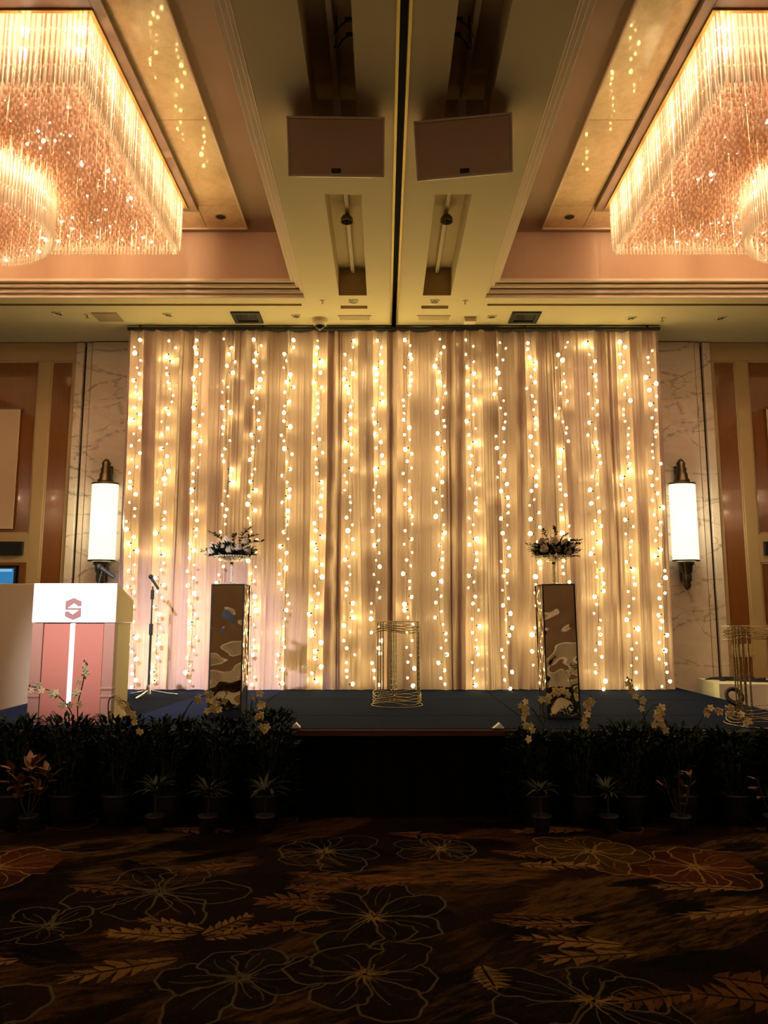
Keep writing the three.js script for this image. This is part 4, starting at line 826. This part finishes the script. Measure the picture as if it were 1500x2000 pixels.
orchid('cream orchid spray hanging at the left end of the right hedge', [1.05, 0.68, 5.55], [[0.93, 0.84, 5.5], [0.86, 0.84, 5.47], [0.89, 0.74, 5.45], [0.94, 0.64, 5.45]], 12, 1);
orchid('peach orchid spray before the foot of the right mirrored pillar', [1.05, 0.72, 5.55], [[1.04, 0.88, 5.52], [1.13, 0.93, 5.5], [1.22, 0.91, 5.48]], 12, 0);
orchid('cream orchid spray hanging just right of the right mirrored pillar', [1.36, 0.7, 5.55], [[1.37, 0.92, 5.5], [1.33, 0.86, 5.47], [1.31, 0.78, 5.45], [1.3, 0.7, 5.45]], 10, 3);
orchid('upright orchid stem with buds in the middle of the right hedge', [1.78, 0.7, 5.55], [[1.74, 0.83, 5.5], [1.68, 0.92, 5.49], [1.65, 1.04, 5.48]], 6, 6);
orchid('cream orchid spray hanging in the middle of the right hedge', [1.72, 0.7, 5.55], [[1.84, 0.86, 5.5], [1.86, 0.82, 5.47], [1.82, 0.75, 5.45], [1.86, 0.68, 5.45]], 12, 2);
orchid('cream orchid spray lying along the right end of the hedge', [2.14, 0.66, 5.55], [[2.2, 0.8, 5.5], [2.34, 0.82, 5.48], [2.48, 0.74, 5.46]], 13, 1);

// ---------------------------------------------------------------- spotlight on the lectern, hung behind the camera's view
{
  const p = [-2.65, 4.78, 0.55], aim = V(-2.5, 1.95, 6.0);
  const t = thing('stage_spotlight', 'black spotlight on the ceiling aimed at the lectern', 'spotlight', p);
  const dir = aim.clone().sub(V(...p)).normalize(), q = new THREE.Quaternion().setFromUnitVectors(new THREE.Vector3(0, 1, 0), dir);
  const body = new THREE.LatheGeometry([[0.001, -0.22], [0.08, -0.22], [0.09, -0.18], [0.09, 0.0], [0.1, 0.02], [0.1, 0.08], [0.085, 0.08], [0.085, 0.02], [0.001, 0.015]].map((k) => new THREE.Vector2(...k)), 24); body.applyQuaternion(q); part('can', body, M.black, t);
  const lens = new THREE.CylinderGeometry(0.078, 0.078, 0.01, 24); lens.translate(0, 0.03, 0); lens.applyQuaternion(q); part('lamp_lens', lens, emit(lin(1, 0.95, 1), 3), t);
  part('yoke', bx(-0.11, 0.11, 0.13, 0.15, -0.02, 0.02), M.black, t); part('yoke', bx(-0.11, -0.1, 0, 0.15, -0.02, 0.02), M.black, t); part('yoke', bx(0.1, 0.11, 0, 0.15, -0.02, 0.02), M.black, t); part('clamp', cyl(0, 0.14, 0.22, 0, 0.02), M.black, t);
  const l = new THREE.SpotLight(lin(0.96, 0.90, 1.0), LV.spot, 0, THREE.MathUtils.degToRad(12.5), 0.8, 2);
  l.position.copy(V(...p)).addScaledVector(dir, 0.1); l.target.position.copy(aim); l.shadow.radius = 2; scene.add(l, l.target);
}
// round banquet tables in the hall behind the camera, seen in the mirrored pillars
for (const [x, d, lb] of [[-3.1, -1.6, 'round table under a white cloth, nearest behind the camera at left'], [3.4, -1.6, 'round table under a white cloth, nearest behind the camera at right'], [-4.2, -4.6, 'round table under a white cloth, far behind at left'], [4.5, -4.6, 'round table under a white cloth, far behind at right']]) {
  const t = thing('banquet_table', lb, 'table', [x, 0, d]);
  const g = new THREE.LatheGeometry([[0.001, 0.75], [0.86, 0.75], [0.9, 0.74], [0.91, 0.6], [0.95, 0.3], [1.0, 0.02]].map((k) => new THREE.Vector2(...k)), 72), p = g.attributes.position;
  for (let i = 0; i < p.count; i++) { const y = p.getY(i), a = Math.atan2(p.getZ(i), p.getX(i)), k = y < 0.74 ? 1 + 0.05 * (0.74 - y) / 0.74 * Math.sin(a * 18) : 1; p.setX(i, p.getX(i) * k); p.setZ(i, p.getZ(i) * k); }
  g.computeVertexNormals(); part('tablecloth', g, M.cloth, t);
  part('pedestal', cyl(0, 0, 0.74, 0, 0.05), M.black, t);
}

scene.traverse((o) => { if (o.isMesh) { o.castShadow = true; o.receiveShadow = true; } if (o.isLight && o.shadow) o.castShadow = true; });
renderer.render(scene, camera);
